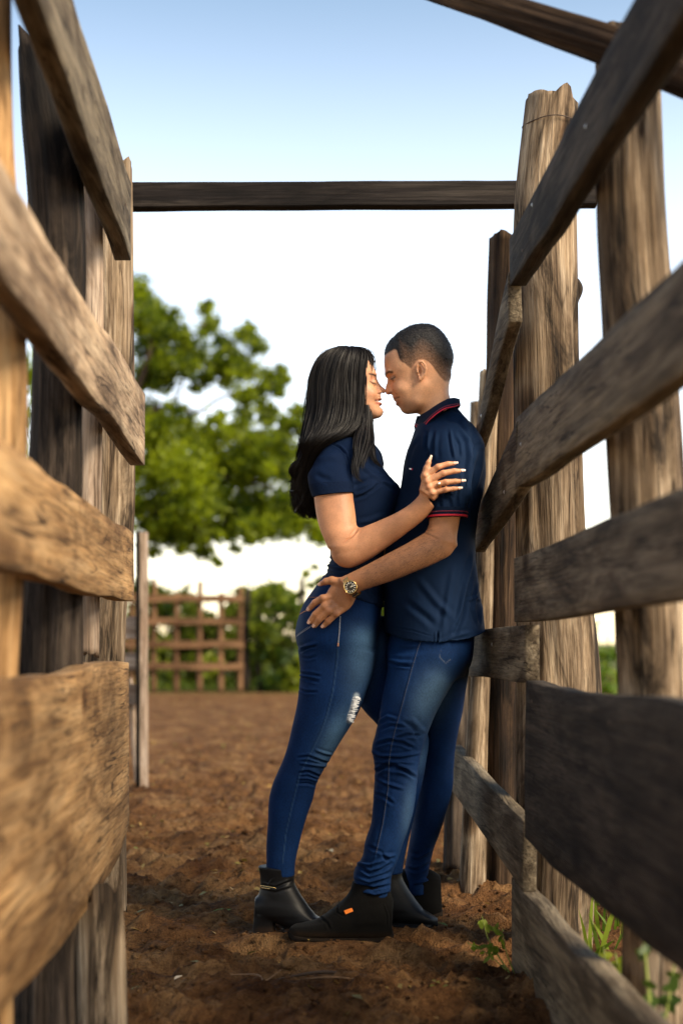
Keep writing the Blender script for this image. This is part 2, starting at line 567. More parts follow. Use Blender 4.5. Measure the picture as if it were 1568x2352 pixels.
M_PALE = wood_mat('pale_stick_wood', (.24, .17, .11), (.40, .30, .22), (.54, .44, .35), 8, .2, .4, .7, False)
M_GATE = wood_mat('red_brown_gate_wood', (.08, .037, .016), (.19, .102, .05), (.28, .168, .09), 5, .3, .2, .5, False)
# ------------------------------------------------------------------ ground
def spread(a, b, n, p):
    return a + (b - a) * np.linspace(0, 1, n) ** p

def ground_h(x, y):
    p = np.stack([x, y, np.zeros_like(x)], 1)
    near = np.exp(-np.maximum(0, y - 9) / 8) * np.exp(-np.maximum(0, np.abs(x) - 2) / 3)
    h = .018 * fbm(p * np.array([2.2, 3.0, 1]), 3, 3)
    cl = fbm(p * np.array([9, 13, 1]), 11, 4, .6)
    h = h + near * (.026 * cl + .020 * np.abs(fbm(p * np.array([22, 34, 1]), 23, 3, .6)) - .008)
    pit = np.clip(fbm(p * np.array([5, 9, 1]), 31, 2) - .35, 0, 1)
    h = h - near * .05 * pit
    flat = np.zeros_like(x)
    for fx, fy in FEET:
        flat = np.maximum(flat, np.exp(-(((x - fx) / .16) ** 2 + ((y - fy) / .09) ** 2) ** 2))
    return h * (1 - flat) + .006 * flat

FEET = [(P(785, 2160, 4.03)[0], 4.03), (P(650, 2142, 4.13)[0], 4.13), (P(955, 2131, 4.22)[0], 4.22), (P(960, 2110, 4.36)[0], 4.36)]
xs = np.concatenate([-spread(1.25, 260, 34, 3.2)[::-1], np.linspace(-1.23, 1.23, 170), spread(1.25, 260, 34, 3.2)])
ys = np.concatenate([np.linspace(-6, 2.1, 24), np.linspace(2.15, 6.5, 270), spread(6.52, 30, 200, 1.5), spread(31, 900, 34, 2.6)])
GX, GY = np.meshgrid(xs, ys, indexing='ij')
gz = ground_h(GX.ravel(), GY.ravel())
nx, ny = len(xs), len(ys)
gi = np.arange(nx - 1)[:, None] * ny + np.arange(ny - 1)[None, :]
gq = np.stack([gi, gi + ny, gi + ny + 1, gi + 1], -1).reshape(-1, 4)

m, nt, b = new_mat('red_dirt')
tc = nd(nt, 'ShaderNodeTexCoord')
def gnoise(s, det=6, rough=.6, stretch=(1, 1, 1)):
    mp_ = nd(nt, 'ShaderNodeMapping'); mp_.inputs['Scale'].default_value = stretch
    nt.links.new(tc.outputs['Object'], mp_.inputs[0])
    n = nd(nt, 'ShaderNodeTexNoise'); n.inputs['Scale'].default_value = s; n.inputs['Detail'].default_value = det; n.inputs['Roughness'].default_value = rough
    nt.links.new(mp_.outputs[0], n.inputs['Vector'])
    return n.outputs[0]
n1, n2, n3 = gnoise(3.5, 6, .6, (1, 1.6, 1)), gnoise(38, 6, .65), gnoise(160, 3, .6)
r1 = ramp(nt, n1, [(.3, (.082, .033, .011)), (.5, (.20, .095, .035)), (.7, (.35, .20, .085))])
r2 = ramp(nt, n2, [(.3, (.35, .32, .3)), (.55, (1, 1, 1)), (.8, (1.25, 1.25, 1.25))])
mx = nd(nt, 'ShaderNodeMix', data_type='RGBA', blend_type='MULTIPLY'); mx.inputs[0].default_value = 1
nt.links.new(r1.outputs[0], mx.inputs[6]); nt.links.new(r2.outputs[0], mx.inputs[7])
# grass takes over beyond the yard
sepx = nd(nt, 'ShaderNodeSeparateXYZ'); nt.links.new(tc.outputs['Object'], sepx.inputs[0])
mr = nd(nt, 'ShaderNodeMapRange'); mr.inputs[1].default_value = 22; mr.inputs[2].default_value = 27
nt.links.new(sepx.outputs[1], mr.inputs[0])
mg = nd(nt, 'ShaderNodeMix', data_type='RGBA')
nt.links.new(mr.outputs[0], mg.inputs[0]); nt.links.new(mx.outputs[2], mg.inputs[6]); mg.inputs[7].default_value = (.10, .13, .03, 1)
nt.links.new(mg.outputs[2], b.inputs['Base Color'])
b.inputs['Roughness'].default_value = .95
b.inputs['Specular IOR Level'].default_value = .15
ad = nd(nt, 'ShaderNodeMath', operation='ADD'); nt.links.new(n2, ad.inputs[0]); nt.links.new(n3, ad.inputs[1])
bp = nd(nt, 'ShaderNodeBump'); bp.inputs['Strength'].default_value = 1.0; bp.inputs['Distance'].default_value = .022
nt.links.new(ad.outputs[0], bp.inputs['Height']); nt.links.new(bp.outputs[0], b.inputs['Normal'])
ground = add_mesh('ground', np.stack([GX.ravel(), GY.ravel(), gz], 1), gq, m)
ground['kind'] = 'structure'

# ------------------------------------------------------------------ timber builders
def board(name, parent, plane, e0, e1, thick, mat, out=(1, 0, 0), nu=36, nv=7, wob=.004, seed=0, shapefn=None, warp=.004):
    """e0, e1 = (x, y_top, y_bottom) of the two ends on the upright plane; thick goes outwards along out"""
    a, bb = plane
    U0, L0 = on_plane(e0[0], e0[1], a, bb), on_plane(e0[0], e0[2], a, bb)
    U1, L1 = on_plane(e1[0], e1[1], a, bb), on_plane(e1[0], e1[2], a, bb)
    out = np.array(out, float)
    u = np.linspace(0, 1, nu)[:, None, None]; w = np.linspace(0, 1, nv)[None, :, None]
    top = U0 + (U1 - U0) * u; bot = L0 + (L1 - L0) * u
    length = np.linalg.norm(U1 - U0)
    ul = np.linspace(0, length, nu)
    et = fbm(np.stack([ul * 3.1, np.full(nu, seed * 1.7), np.zeros(nu)], 1), seed, 3) * wob
    eb = fbm(np.stack([ul * 2.7, np.full(nu, seed * 2.3 + 5), np.zeros(nu)], 1), seed + 3, 3) * wob
    top = top + np.array([0, 0, 1.0]) * et[:, None, None]
    bot = bot + np.array([0, 0, 1.0]) * eb[:, None, None]
    if shapefn is not None:
        dt, db = shapefn(u[:, 0, 0])
        top = top + np.array([0, 0, 1.0]) * dt[:, None, None]
        bot = bot + np.array([0, 0, 1.0]) * db[:, None, None]
    f = bot + (top - bot) * w
    ww = fbm(np.stack([np.repeat(ul * 1.6, nv), np.tile(np.linspace(0, 1, nv), nu), np.full(nu * nv, seed * 3.1)], 1), seed + 9, 2).reshape(nu, nv, 1) * warp
    f = f + out * np.abs(ww)
    bk = f + out * thick
    v = np.concatenate([f.reshape(-1, 3), bk.reshape(-1, 3)])
    N = nu * nv
    q = []
    def idx(i, j, s): return s * N + i * nv + j
    for i in range(nu - 1):
        for j in range(nv - 1):
            q.append((idx(i, j, 0), idx(i + 1, j, 0), idx(i + 1, j + 1, 0), idx(i, j + 1, 0)))
            q.append((idx(i, j, 1), idx(i, j + 1, 1), idx(i + 1, j + 1, 1), idx(i + 1, j, 1)))
        q.append((idx(i, 0, 0), idx(i, 0, 1), idx(i + 1, 0, 1), idx(i + 1, 0, 0)))
        q.append((idx(i, nv - 1, 0), idx(i + 1, nv - 1, 0), idx(i + 1, nv - 1, 1), idx(i, nv - 1, 1)))
    for j in range(nv - 1):
        q.append((idx(0, j, 0), idx(0, j + 1, 0), idx(0, j + 1, 1), idx(0, j, 1)))
        q.append((idx(nu - 1, j, 0), idx(nu - 1, j, 1), idx(nu - 1, j + 1, 1), idx(nu - 1, j + 1, 0)))
    along = np.tile(np.repeat(ul, nv), 2)
    gr = np.stack([along, v[:, 2], (v @ out)], 1)
    o = add_mesh(name, v, np.array(q), mat, parent, False, None, gr)
    bv = o.modifiers.new('bevel', 'BEVEL'); bv.width = .0025; bv.segments = 1; bv.limit_method = 'ANGLE'; bv.angle_limit = math.radians(50)
    return o

def log(name, parent, pts, mat, n=40, m=90, rough=.05, cracks=5, seed=0, upright=True, flat=None, topcut=.015):
    """pts: (centre xyz, radius).  A rough round timber with grooves and drying cracks."""
    rng = np.random.default_rng(seed + 100)
    rows = np.array([[*c, r] for c, r in pts], float)
    R = catmull(rows, m)
    c, r = R[:, :3], R[:, 3]
    t = np.gradient(c, axis=0); t /= np.linalg.norm(t, axis=1, keepdims=True)
    ref = np.array([1.0, 0, 0]) if upright else np.array([0, 0, 1.0])
    e1 = np.cross(t, ref); e1 /= np.linalg.norm(e1, axis=1, keepdims=True)
    e2 = np.cross(t, e1)
    th = np.linspace(0, 2 * np.pi, n, endpoint=False)
    L = np.concatenate([[0], np.cumsum(np.linalg.norm(np.diff(c, axis=0), axis=1))])
    T, LL = np.meshgrid(th, L)
    nz = fbm(np.stack([np.cos(T).ravel() * 1.3, np.sin(T).ravel() * 1.3, LL.ravel() * 1.2 + seed], 1), seed, 3).reshape(T.shape)
    gv = fbm(np.stack([np.cos(T).ravel() * 6, np.sin(T).ravel() * 6, LL.ravel() * .8 + seed], 1), seed + 5, 3).reshape(T.shape)
    k = 1 + rough * 1.6 * nz + rough * gv
    for _ in range(cracks):
        a0, s0, s1 = rng.uniform(0, 2 * np.pi), rng.uniform(0, .6) * L[-1], rng.uniform(.3, .9) * L[-1]
        wob = .12 * np.sin(LL * rng.uniform(2, 5) + rng.uniform(0, 6))
        d = np.abs((T - a0 - wob + np.pi) % (2 * np.pi) - np.pi)
        win = np.clip((LL - s0) * 6, 0, 1) * np.clip((s0 + s1 - LL) * 6, 0, 1)
        k -= rng.uniform(.08, .2) * np.exp(-(d / .09) ** 2) * win
    rad = r[:, None] * k
    v = c[:, None, :] + rad[..., None] * (np.cos(T)[..., None] * e1[:, None, :] + np.sin(T)[..., None] * e2[:, None, :])
    for end, sg in ((0, -1), (m - 1, 1)):
        v[end] += t[end] * (sg * rng.uniform(-1, 1, n) * topcut)[:, None] * .12
        v[end] += t[end] * (fbm(np.stack([np.cos(th) * 2, np.sin(th) * 2, np.full(n, seed + 2.)], 1), seed + 8, 2) * topcut)[:, None]
    vv, q, tr = rings_mesh(v)
    faces = [tuple(x) for x in q] + [tuple(x) for x in tr]
    gr = np.zeros((len(vv), 3))
    gr[:m * n, 0] = LL.ravel()
    gr[:m * n, 1] = (rad * np.cos(T)).ravel(); gr[:m * n, 2] = (rad * np.sin(T)).ravel()
    o = add_mesh(name, vv, faces, mat, parent, True, None, gr)
    return o

def px_log(name, parent, px, mat, **kw):
    """px: (x, y, Y, half width in photo units)"""
    return log(name, parent, [(P(x, y, Y), hw * Y / FPX) for x, y, Y, hw in px], mat, **kw)

# ------------------------------------------------------------------ left fence
LP = (-.40, -.0441)
RP = (.55, -.0288)
FP = (.6025, -.0434)
lf = empty('corral_fence', 'left corral fence of wide sun-lit tan planks nailed to rough posts', 'fence')
OUTL, OUTR = (-1, 0, 0), (1, 0, 0)
board('board', lf, LP, (-260, -1390, -1005), (304, 420, 602), .045, M_GREY, OUTL, seed=1, wob=.008)
board('board', lf, LP, (-420, -320, 55), (334, 905, 1066), .045, M_TANGREY, OUTL, seed=2, wob=.008)
board('board', lf, LP, (-420, 690, 1192), (309, 1229, 1386), .04, M_TAN, OUTL, seed=3, wob=.007)
def slab(u):
    k = np.clip((u - .90) / .10, 0, 1) ** 1.5
    return 0.006 * np.sin(u * 9), .012 * np.sin(u * 7 + 1) + .05 * k
board('board', lf, LP, (-420, 1616, 2890), (297, 1521, 1950), .05, M_TAN, OUTL, seed=4, wob=.010, nv=12, shapefn=slab)
px_log('post', lf, [(-20, -700, 2.5, 60), (-16, 300, 2.5, 50), (2, 700, 2.5, 58), (4, 1000, 2.5, 60), (-28, 1700, 2.5, 62), (-40, 3000, 2.5, 70)], M_TAN, seed=3, rough=.05, cracks=3)
px_log('post', lf, [(80, 92, 3.2, 36), (118, 330, 3.2, 62), (130, 1000, 3.2, 60), (112, 1500, 3.15, 78), (110, 2050, 3.1, 80), (105, 2480, 3.1, 84)], M_LOGDARK, seed=12, rough=.085, cracks=7, topcut=.05)
px_log('post', lf, [(254, 392, 4.42, 52), (258, 800, 4.42, 51), (254, 1250, 4.42, 53), (240, 1400, 4.4, 52), (232, 1700, 4.36, 56), (226, 2110, 4.34, 64)], M_LOG, seed=5, rough=.05, cracks=7, topcut=.04)
px_log('post', lf, [(230, 2075, 3.12, 56), (232, 2150, 3.1, 57), (234, 2420, 3.1, 60)], M_LOG, seed=9, rough=.07, cracks=7, topcut=.03)
px_log('batten', lf, [(207, 338, 3.62, 27), (212, 800, 3.62, 27), (205, 1160, 3.6, 28), (203, 1500, 3.6, 26)], M_PALE, seed=6, rough=.02, cracks=1, n=24)

# ------------------------------------------------------------------ right fence
rf = empty('corral_fence', 'right corral fence of shaded grey boards the man leans against', 'fence')
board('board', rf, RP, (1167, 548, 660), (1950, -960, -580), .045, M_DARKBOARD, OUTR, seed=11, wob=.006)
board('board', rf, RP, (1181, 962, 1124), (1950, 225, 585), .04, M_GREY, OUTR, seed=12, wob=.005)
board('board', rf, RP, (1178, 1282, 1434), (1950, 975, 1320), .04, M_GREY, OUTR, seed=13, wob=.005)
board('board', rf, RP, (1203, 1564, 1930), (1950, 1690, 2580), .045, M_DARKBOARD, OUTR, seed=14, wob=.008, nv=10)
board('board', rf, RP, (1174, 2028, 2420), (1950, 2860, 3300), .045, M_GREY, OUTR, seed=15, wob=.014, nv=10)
def bend(u): return .012 * np.sin(u * 6), .01 * np.sin(u * 6 + .4)
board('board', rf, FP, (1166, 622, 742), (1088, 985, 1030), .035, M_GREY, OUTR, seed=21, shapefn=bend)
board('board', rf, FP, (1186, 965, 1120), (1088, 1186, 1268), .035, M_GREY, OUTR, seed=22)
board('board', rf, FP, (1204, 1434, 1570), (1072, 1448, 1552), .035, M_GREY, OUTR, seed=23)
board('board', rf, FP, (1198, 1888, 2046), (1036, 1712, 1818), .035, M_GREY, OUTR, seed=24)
px_log('post', rf, [(1268, 218, 4.0, 60), (1252, 480, 4.0, 72), (1258, 900, 4.0, 78), (1266, 1250, 4.0, 82), (1282, 1600, 4.0, 94), (1274, 2000, 3.98, 88), (1268, 2190, 3.96, 90)], M_LOG, seed=31, rough=.05, cracks=9, topcut=.03)
px_log('post', rf, [(1438, 70, 2.88, 72), (1448, 450, 2.88, 77), (1482, 1000, 2.86, 82), (1504, 1500, 2.84, 84), (1520, 2700, 2.82, 90)], M_LOG, seed=32, rough=.06, cracks=6)
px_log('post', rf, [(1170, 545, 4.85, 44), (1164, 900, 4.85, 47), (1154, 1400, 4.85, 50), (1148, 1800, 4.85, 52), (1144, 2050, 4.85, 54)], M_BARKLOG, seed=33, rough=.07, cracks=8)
px_log('post', rf, [(1122, 852, 5.5, 20), (1108, 1300, 5.45, 24), (1085, 1650, 5.4, 26), (1070, 1960, 5.35, 28)], M_LOG, seed=34, rough=.06, cracks=4)
px_log('post', rf, [(1095, 926, 6.6, 17), (1084, 1400, 6.6, 19), (1060, 1860, 6.6, 21)], M_LOG, seed=35, rough=.06, cracks=4)
px_log('split_rail', rf, [(1128, 900, 4.78, 17), (1122, 1010, 4.78, 18), (1108, 1450, 4.78, 21), (1094, 1700, 4.78, 24), (1082, 2060, 4.76, 30)], M_LOG, seed=36, rough=.05, cracks=3, n=24)
px_log('post', rf, [(1056, 1330, 5.35, 20), (1050, 1650, 5.3, 22), (1044, 1990, 5.25, 25)], M_LOGDARK, seed=38, rough=.07, cracks=4)
# nail heads where the boards meet the posts
M_NAIL = plain('rusty_nail', (.10, .06, .04), .6, .6)
M_NAILP = plain('bright_nail', (.45, .45, .43), .4, .6)
def nail_head(plane, x, y, mat, r=.005):
    c = on_plane(x, y, *plane)
    vs = [c + [-.004, 0, 0]] + [c + [-.001, math.cos(a) * r, math.sin(a) * r] for a in np.linspace(0, 6.283, 10, endpoint=False)]
    add_mesh('nail_head', np.array(vs), [(0, 1 + k, 1 + (k + 1) % 10) for k in range(10)], mat, rf if plane is not LP else lf, True)
for x, y, mt in ((1200, 575, M_NAIL), (1222, 470, M_NAILP), (1345, 290, M_NAILP), (1196, 1020, M_NAILP), (1200, 1085, M_NAIL), (1420, 860, M_NAIL), (1196, 1320, M_NAIL), (1200, 1400, M_NAIL), (1430, 1240, M_NAIL), (1222, 1610, M_NAIL), (1225, 1880, M_NAIL), (1400, 1660, M_NAIL), (1195, 2075, M_NAIL)): nail_head(RP, x, y, mt)
for x, y, mt in ((1155, 1500, M_NAIL), (1130, 1480, M_NAILP), (1158, 1130, M_NAILP), (1150, 1165, M_NAIL), (1105, 955, M_NAILP), (1150, 1900, M_NAIL), (1165, 1950, M_NAIL), (1110, 1165, M_NAIL)): nail_head(FP, x, y, mt, .006)
for x, y in ((290, 470), (286, 540), (310, 940), (312, 1010), (285, 1270), (283, 1345), (270, 1560), (272, 1800), (110, 1180), (115, 1290), (65, 1660), (150, 1950)): nail_head(LP, x, y, M_NAIL, .006)
# wire twisted round the tall post
ring = []
for a in np.linspace(0, 2 * np.pi, 26):
    c = P(1265, 291, 4.0)
    ring.append((c + np.array([math.cos(a) * .083, math.sin(a) * .083, .004 * math.sin(a * 3)]), .0016))
log('wire', rf, ring, plain('rusty_wire', (.05, .03, .02), .7), n=6, m=80, rough=0, cracks=0, topcut=0)
kn = px_log('knot', rf, [(1324, 640, 4.0, 4), (1330, 662, 4.0, 8), (1324, 695, 4.0, 3)], M_LOGDARK, seed=37, n=14, m=14, cracks=1)

# beam across the far end and the round log overhead
M_BEAM = wood_mat('shade_dark_beam_wood', (.005, .004, .004), (.017, .013, .012), (.06, .05, .042), 6, .5, .5, .25)  # near-black tone puts the beam's backlit shade into its wood colour
cb = empty('crossbeam', 'flat grey beam spanning the two fences above the couple', 'beam')
beam_pts = [(286, 417, 476), (1372, 412, 469)]
def xboard(name, parent, a, b_, thick, mat, seed=0, nu=40, nv=5, wob=.004):
    """a, b_ = (x, y_top, y_bottom, Y) of the ends; thick goes away from the camera"""
    U0, L0, U1, L1 = P(a[0], a[1], a[3]), P(a[0], a[2], a[3]), P(b_[0], b_[1], b_[3]), P(b_[0], b_[2], b_[3])
    u = np.linspace(0, 1, nu); ln = np.linalg.norm(U1 - U0)
    rings = np.zeros((nu, 8, 3))
    for i, t in enumerate(u):
        tp, bt = U0 + (U1 - U0) * t, L0 + (L1 - L0) * t
        o1 = fbm(np.array([[t * ln * 4, seed * 3.3, 0]]), seed, 3)[0] * wob
        o2 = fbm(np.array([[t * ln * 4, seed * 5.3 + 9, 0]]), seed, 3)[0] * wob
        tp = tp + [0, 0, o1]; bt = bt + [0, 0, o2]
        bk = np.array([0, thick, 0]); md = (tp + bt) / 2; ch = np.array([0, 0, .004])
        rings[i] = [tp - ch, md, bt + ch, bt + bk * .1, bt + bk, md + bk, tp + bk, tp + bk * .1]
    v, q, t_ = rings_mesh(rings)
    gr = np.zeros((len(v), 3)); gr[:nu * 8, 0] = np.repeat(u * ln, 8); gr[:, 1] = v[:, 2]; gr[:, 2] = v[:, 1]
    return add_mesh(name, v, [tuple(x) for x in q] + [tuple(x) for x in t_], mat, parent, False, None, gr)
xboard('beam', cb, (286, 417, 476, 4.52), (1372, 412, 469, 4.52), .05, M_BEAM, 41, wob=.0015)

ol = empty('overhead_log', 'dark round log slanting across the top right corner', 'log')
px_log('trunk', ol, [(640, -150, 3.6, 30), (900, -62, 3.25, 33), (1080, 0, 3.05, 36), (1250, 56, 2.92, 42), (1400, 104, 2.84, 46), (1640, 200, 2.75, 48), (1800, 270, 2.7, 48)], M_BARKLOG, seed=42, rough=.09, cracks=5, upright=False)

# ------------------------------------------------------------------ open gate leaf at the left, 8 m away
og = empty('open_gate', 'open board gate seen edge-on with a pale upright at its end', 'gate')
GY0 = 8.04
def bx(name, parent, a, b_, th, mat, seed): return xboard(name, parent, a, b_, th, mat, seed, nu=12, wob=.003)
def upright(name, parent, xl, xr, yt, yb, Y, th, mat, seed=0, lean=0.0):
    nu = 30
    rings = np.zeros((nu, 4, 3))
    for i, t in enumerate(np.linspace(0, 1, nu)):
        y = yb + (yt - yb) * t
        w = fbm(np.array([[t * 6, seed * 2.1, 0]]), seed, 2)[0] * .7
        a, c = P(xl + w + lean * t, y, Y), P(xr + w + lean * t, y, Y)
        bk = np.array([0, th, 0])
        rings[i] = [a, c, c + bk, a + bk]
    v, q, t_ = rings_mesh(rings)
    gr = np.zeros((len(v), 3)); gr[:, 0] = v[:, 2]; gr[:, 1] = v[:, 0]; gr[:, 2] = v[:, 1]
    return add_mesh(name, v, [tuple(x) for x in q] + [tuple(x) for x in t_], mat, parent, False, None, gr)
upright('stile', og, 322, 338, 1222, 1816, GY0, .05, M_PALE, 51)
upright('stile', og, 312, 321.5, 1220, 1812, GY0 + .06, .04, M_DARKBOARD, 52)
for k, (yt, yb) in enumerate(((1416, 1468), (1500, 1540), (1572, 1618))):
    xboard('rail', og, (60, yt + 8, yb + 4, GY0 + .105), (320, yt, yb, GY0 + .105), .03, M_PALE, 53 + k, nu=14)
px_log('brace', og, [(297, 1560, GY0 + .16, 8), (318, 1800, GY0 + .16, 8)], M_PALE, seed=57, n=12, m=20, cracks=0)

# ------------------------------------------------------------------ far gate and stick posts
fg = empty('far_gate', 'red-brown lattice gate in the background left of the woman', 'gate')
FY = 23.6
for k, x in enumerate((250, 302, 353, 405, 458, 507, 551)):
    top = {458: 1334, 551: 1350, 353: 1330}.get(x, 1362)
    px_log('picket', fg, [(x + 2, top, FY, 6.2), (x, 1470, FY, 6.5), (x, 1588, FY, 7.2)], M_GATE, seed=60 + k, n=14, m=24, rough=.06, cracks=1)
for k, y in enumerate((1374, 1426, 1479, 1530)):
    xboard('rail', fg, (225, y - 8, y + 8.5, FY - .12), (560, y - 7.5, y + 9, FY - .12), .06, M_GATE, 70 + k, nu=14, wob=.01)
sticks = ((568, 1352, 1592, 8, 'dark post closing the right end of the lattice gate'),
          (596, 1352, 1594, 6, 'crooked stick post just right of the lattice gate'),
          (634, 1358, 1590, 4, 'slim stick post rising from the background hedge'),
          (694, 1330, 1600, 7, 'brown background post right behind the woman\'s hip'))
for k, (x, yt, yb, hw, lab) in enumerate(sticks):
    o = px_log('stick_post', None, [(x + random.uniform(-2, 8), yt, FY + .3, hw * .8), (x + random.uniform(-5, 5), (yt + yb) / 2, FY + .3, hw), (x, yb, FY + .3, hw * 1.1)], M_LOGDARK, seed=80 + k, n=12, m=24, rough=.08, cracks=1)
    tag(o, lab, 'post', 'stick posts by the far gate')

# ------------------------------------------------------------------ trees and bushes
def leaves(clumps, per_r2, size, seed, spread_y=1.0):
    """clumps: (centre, radius).  Loose leaves through the volume of each clump."""
    rng = np.random.default_rng(seed)
    V, C = [], []
    for c, r in clumps:
        n = max(4, int(per_r2 * r * r))
        d = rng.normal(size=(n, 3)); d /= np.linalg.norm(d, axis=1, keepdims=True)
        p = np.array(c) + d * (r * rng.uniform(0, 1, n) ** .55 * (1 + .38 * rng.normal(size=n)))[:, None] * np.array([1, spread_y, .85])
        a = rng.normal(size=(n, 3)); a /= np.linalg.norm(a, axis=1, keepdims=True)
        b_ = np.cross(a, rng.normal(size=(n, 3))); b_ /= np.linalg.norm(b_, axis=1, keepdims=True)
        nn = np.cross(a, b_)
        s = (size * rng.uniform(.6, 1.3, n))[:, None]
        q = np.stack([p - a * s, p + b_ * s * .45 + nn * s * .15, p + a * s, p - b_ * s * .45 + nn * s * .15], 1)
        V.append(q.reshape(-1, 3))
        C.append(np.repeat(np.clip(rng.normal(.42, .28, n) + rng.normal(0, .2), 0, 1), 4))
    V, C = np.concatenate(V), np.concatenate(C)
    q = np.arange(len(V)).reshape(-1, 4)
    return V, q, np.repeat(C[:, None], 3, 1)

M_LEAF = leaf_mat('tree_leaf', (.028, .058, .004), (.33, .39, .014), .55)
M_HEDGE = leaf_mat('hedge_leaf', (.035, .07, .008), (.24, .28, .025), .5)
M_GRASSL = leaf_mat('bright_leaf', (.07, .13, .015), (.22, .28, .03), .45)
M_BARK = plain('tree_bark', (.07, .045, .03), .9, 0, .4, 20, .6)

def px_clumps(lst, Y, dy, seed):
    rng = np.random.default_rng(seed)
    out = []
    for x, y, r in lst:
        Yc = Y + rng.uniform(-dy, dy)
        out.append((P(x, y, Yc), r * Yc / FPX))
    return out
TY = 26.0
tree = empty('broadleaf_tree', 'large spreading green tree behind the left fence', 'tree')
top_cl = [(450, 890, 14), (520, 880, 18), (600, 930, 18), (380, 880, 24), (560, 925, 14), (318, 668, 34), (340, 700, 30), (330, 740, 40), (370, 850, 30), (430, 850, 26), (388, 738, 32), (352, 800, 52), (408, 770, 26), (473, 712, 20), (480, 752, 26), (440, 806, 42), (520, 800, 30), (560, 770, 22), (572, 752, 14), (596, 796, 24), (562, 850, 36), (620, 868, 28), (500, 850, 30), (645, 850, 15), (400, 834, 36), (335, 862, 36), (640, 892, 18), (590, 905, 22), (655, 870, 12), (550, 905, 18), (620, 940, 16), (470, 872, 20)]
low_cl = [(360, 1000, 48), (420, 975, 36), (480, 1000, 42), (540, 992, 32), (600, 1010, 34), (650, 1015, 28), (350, 1080, 60), (430, 1075, 58), (510, 1080, 56), (590, 1080, 48), (660, 1085, 38), (360, 1160, 60), (440, 1165, 60), (520, 1170, 52), (600, 1160, 50), (668, 1155, 42), (715, 1195, 34), (360, 1222, 38), (440, 1230, 34), (525, 1222, 30), (600, 1215, 32), (665, 1215, 30), (692, 985, 26), (684, 945, 20), (705, 1040, 26), (716, 1110, 34), (735, 1235, 22), (330, 1290, 10), (352, 1265, 16), (470, 1268, 20), (497, 1292, 12), (415, 1262, 16), (540, 1262, 12), (618, 960, 22), (560, 955, 20), (660, 975, 22), (500, 960, 18), (400, 940, 22), (350, 945, 30), (330, 1000, 40), (640, 1050, 40), (700, 1150, 40), (560, 1040, 40), (470, 1130, 50), (630, 1200, 34), (730, 1170, 30), (575, 1215, 34), (400, 1200, 46), (480, 1220, 34)]
hid_cl = [(250, 720, 60), (160, 800, 80), (70, 860, 70), (250, 900, 80), (120, 960, 80), (-20, 960, 80), (200, 1060, 90), (60, 1080, 90), (-80, 1080, 80), (260, 1160, 80), (130, 1180, 80), (0, 1190, 70)]
def loosen(cl, seed):
    rr = np.random.default_rng(seed); out = []
    for x, y, r in cl:
        out.append((x, y, r * 1.12))
        for _ in range(3):
            a = rr.uniform(0, 6.28); out.append((x + math.cos(a) * r * .9, y + math.sin(a) * r * .75, r * rr.uniform(.35, .6)))
    return out
v, q, c = leaves(px_clumps(loosen(top_cl, 1), TY, .9, 1) + px_clumps(loosen(low_cl, 2), TY, 1.4, 2), 6800, .060, 5)
o = add_mesh('crown', v, q, M_LEAF, tree, False, c); o['kind'] = 'stuff'
v, q, c = leaves(px_clumps(hid_cl, TY + .3, 1.6, 3), 1400, .085, 6)
o = add_mesh('crown', v, q, M_LEAF, tree, False, c); o['kind'] = 'stuff'
def limb(pts, seed): return px_log('limb', tree, [(x, y, TY, r) for x, y, r in pts], M_BARK, seed=seed, n=10, m=36, rough=.08, cracks=0)
px_log('trunk', tree, [(215, 1590, TY, 34), (225, 1350, TY, 27), (240, 1150, TY, 24), (262, 1010, TY, 20), (285, 940, TY, 16)], M_BARK, seed=90, n=16, m=50, rough=.08, cracks=2)
limb([(270, 990, 14), (325, 952, 9), (362, 938, 6), (420, 940, 4.5), (445, 948, 4), (500, 918, 3.6), (560, 896, 3), (640, 880, 1.6)], 91)
limb([(355, 940, 5), (395, 925, 4), (415, 890, 3.2), (425, 850, 2.6), (470, 740, 1.4)], 92)
limb([(240, 1000, 16), (200, 900, 11), (150, 800, 6), (140, 700, 2)], 93)
limb([(285, 945, 12), (330, 860, 8), (350, 760, 5), (330, 680, 2)], 94)
limb([(262, 1030, 14), (360, 1060, 9), (480, 1090, 6), (600, 1110, 4), (700, 1180, 2)], 95)
limb([(245, 1130, 12), (340, 1170, 7), (450, 1210, 4), (500, 1280, 1.5)], 96)

def bush(name, label, cl, Y, dy, dens, size, mat, seed, group, cat='bush', stem=None):
    e = empty(name, label, cat, group)
    v, q, c = leaves(px_clumps(cl, Y, dy, seed), dens, size, seed)
    o = add_mesh('foliage', v, q, mat, e, False, c); o['kind'] = 'stuff'
    x, yb, yt = stem
    for k in range(3):
        px_log('stem', e, [(x + (k - 1) * 5, yb, Y, 2.4), (x + (k - 1) * 12 + random.uniform(-5, 5), (yb + yt) / 2, Y, 1.8), (x + (k - 1) * 26, yt, Y, 1)], M_BARK, seed=seed + k, n=8, m=16, cracks=0)
    return e
hedge = [(250, 1370), (365, 1390), (440, 1400), (520, 1405), (590, 1380), (660, 1385), (735, 1400), (820, 1410), (920, 1420), (1010, 1400)]
hl = ['behind the left fence, beside the far gate', 'behind the left end of the lattice gate', 'behind the middle of the lattice gate', 'behind the right half of the lattice gate', 'behind the post at the right end of the lattice gate', 'around the slim stick post left of the woman\'s hip', 'right behind the woman\'s hip', 'hidden behind the woman\'s thighs', 'hidden behind the man\'s thighs', 'hidden behind the man and the right fence']
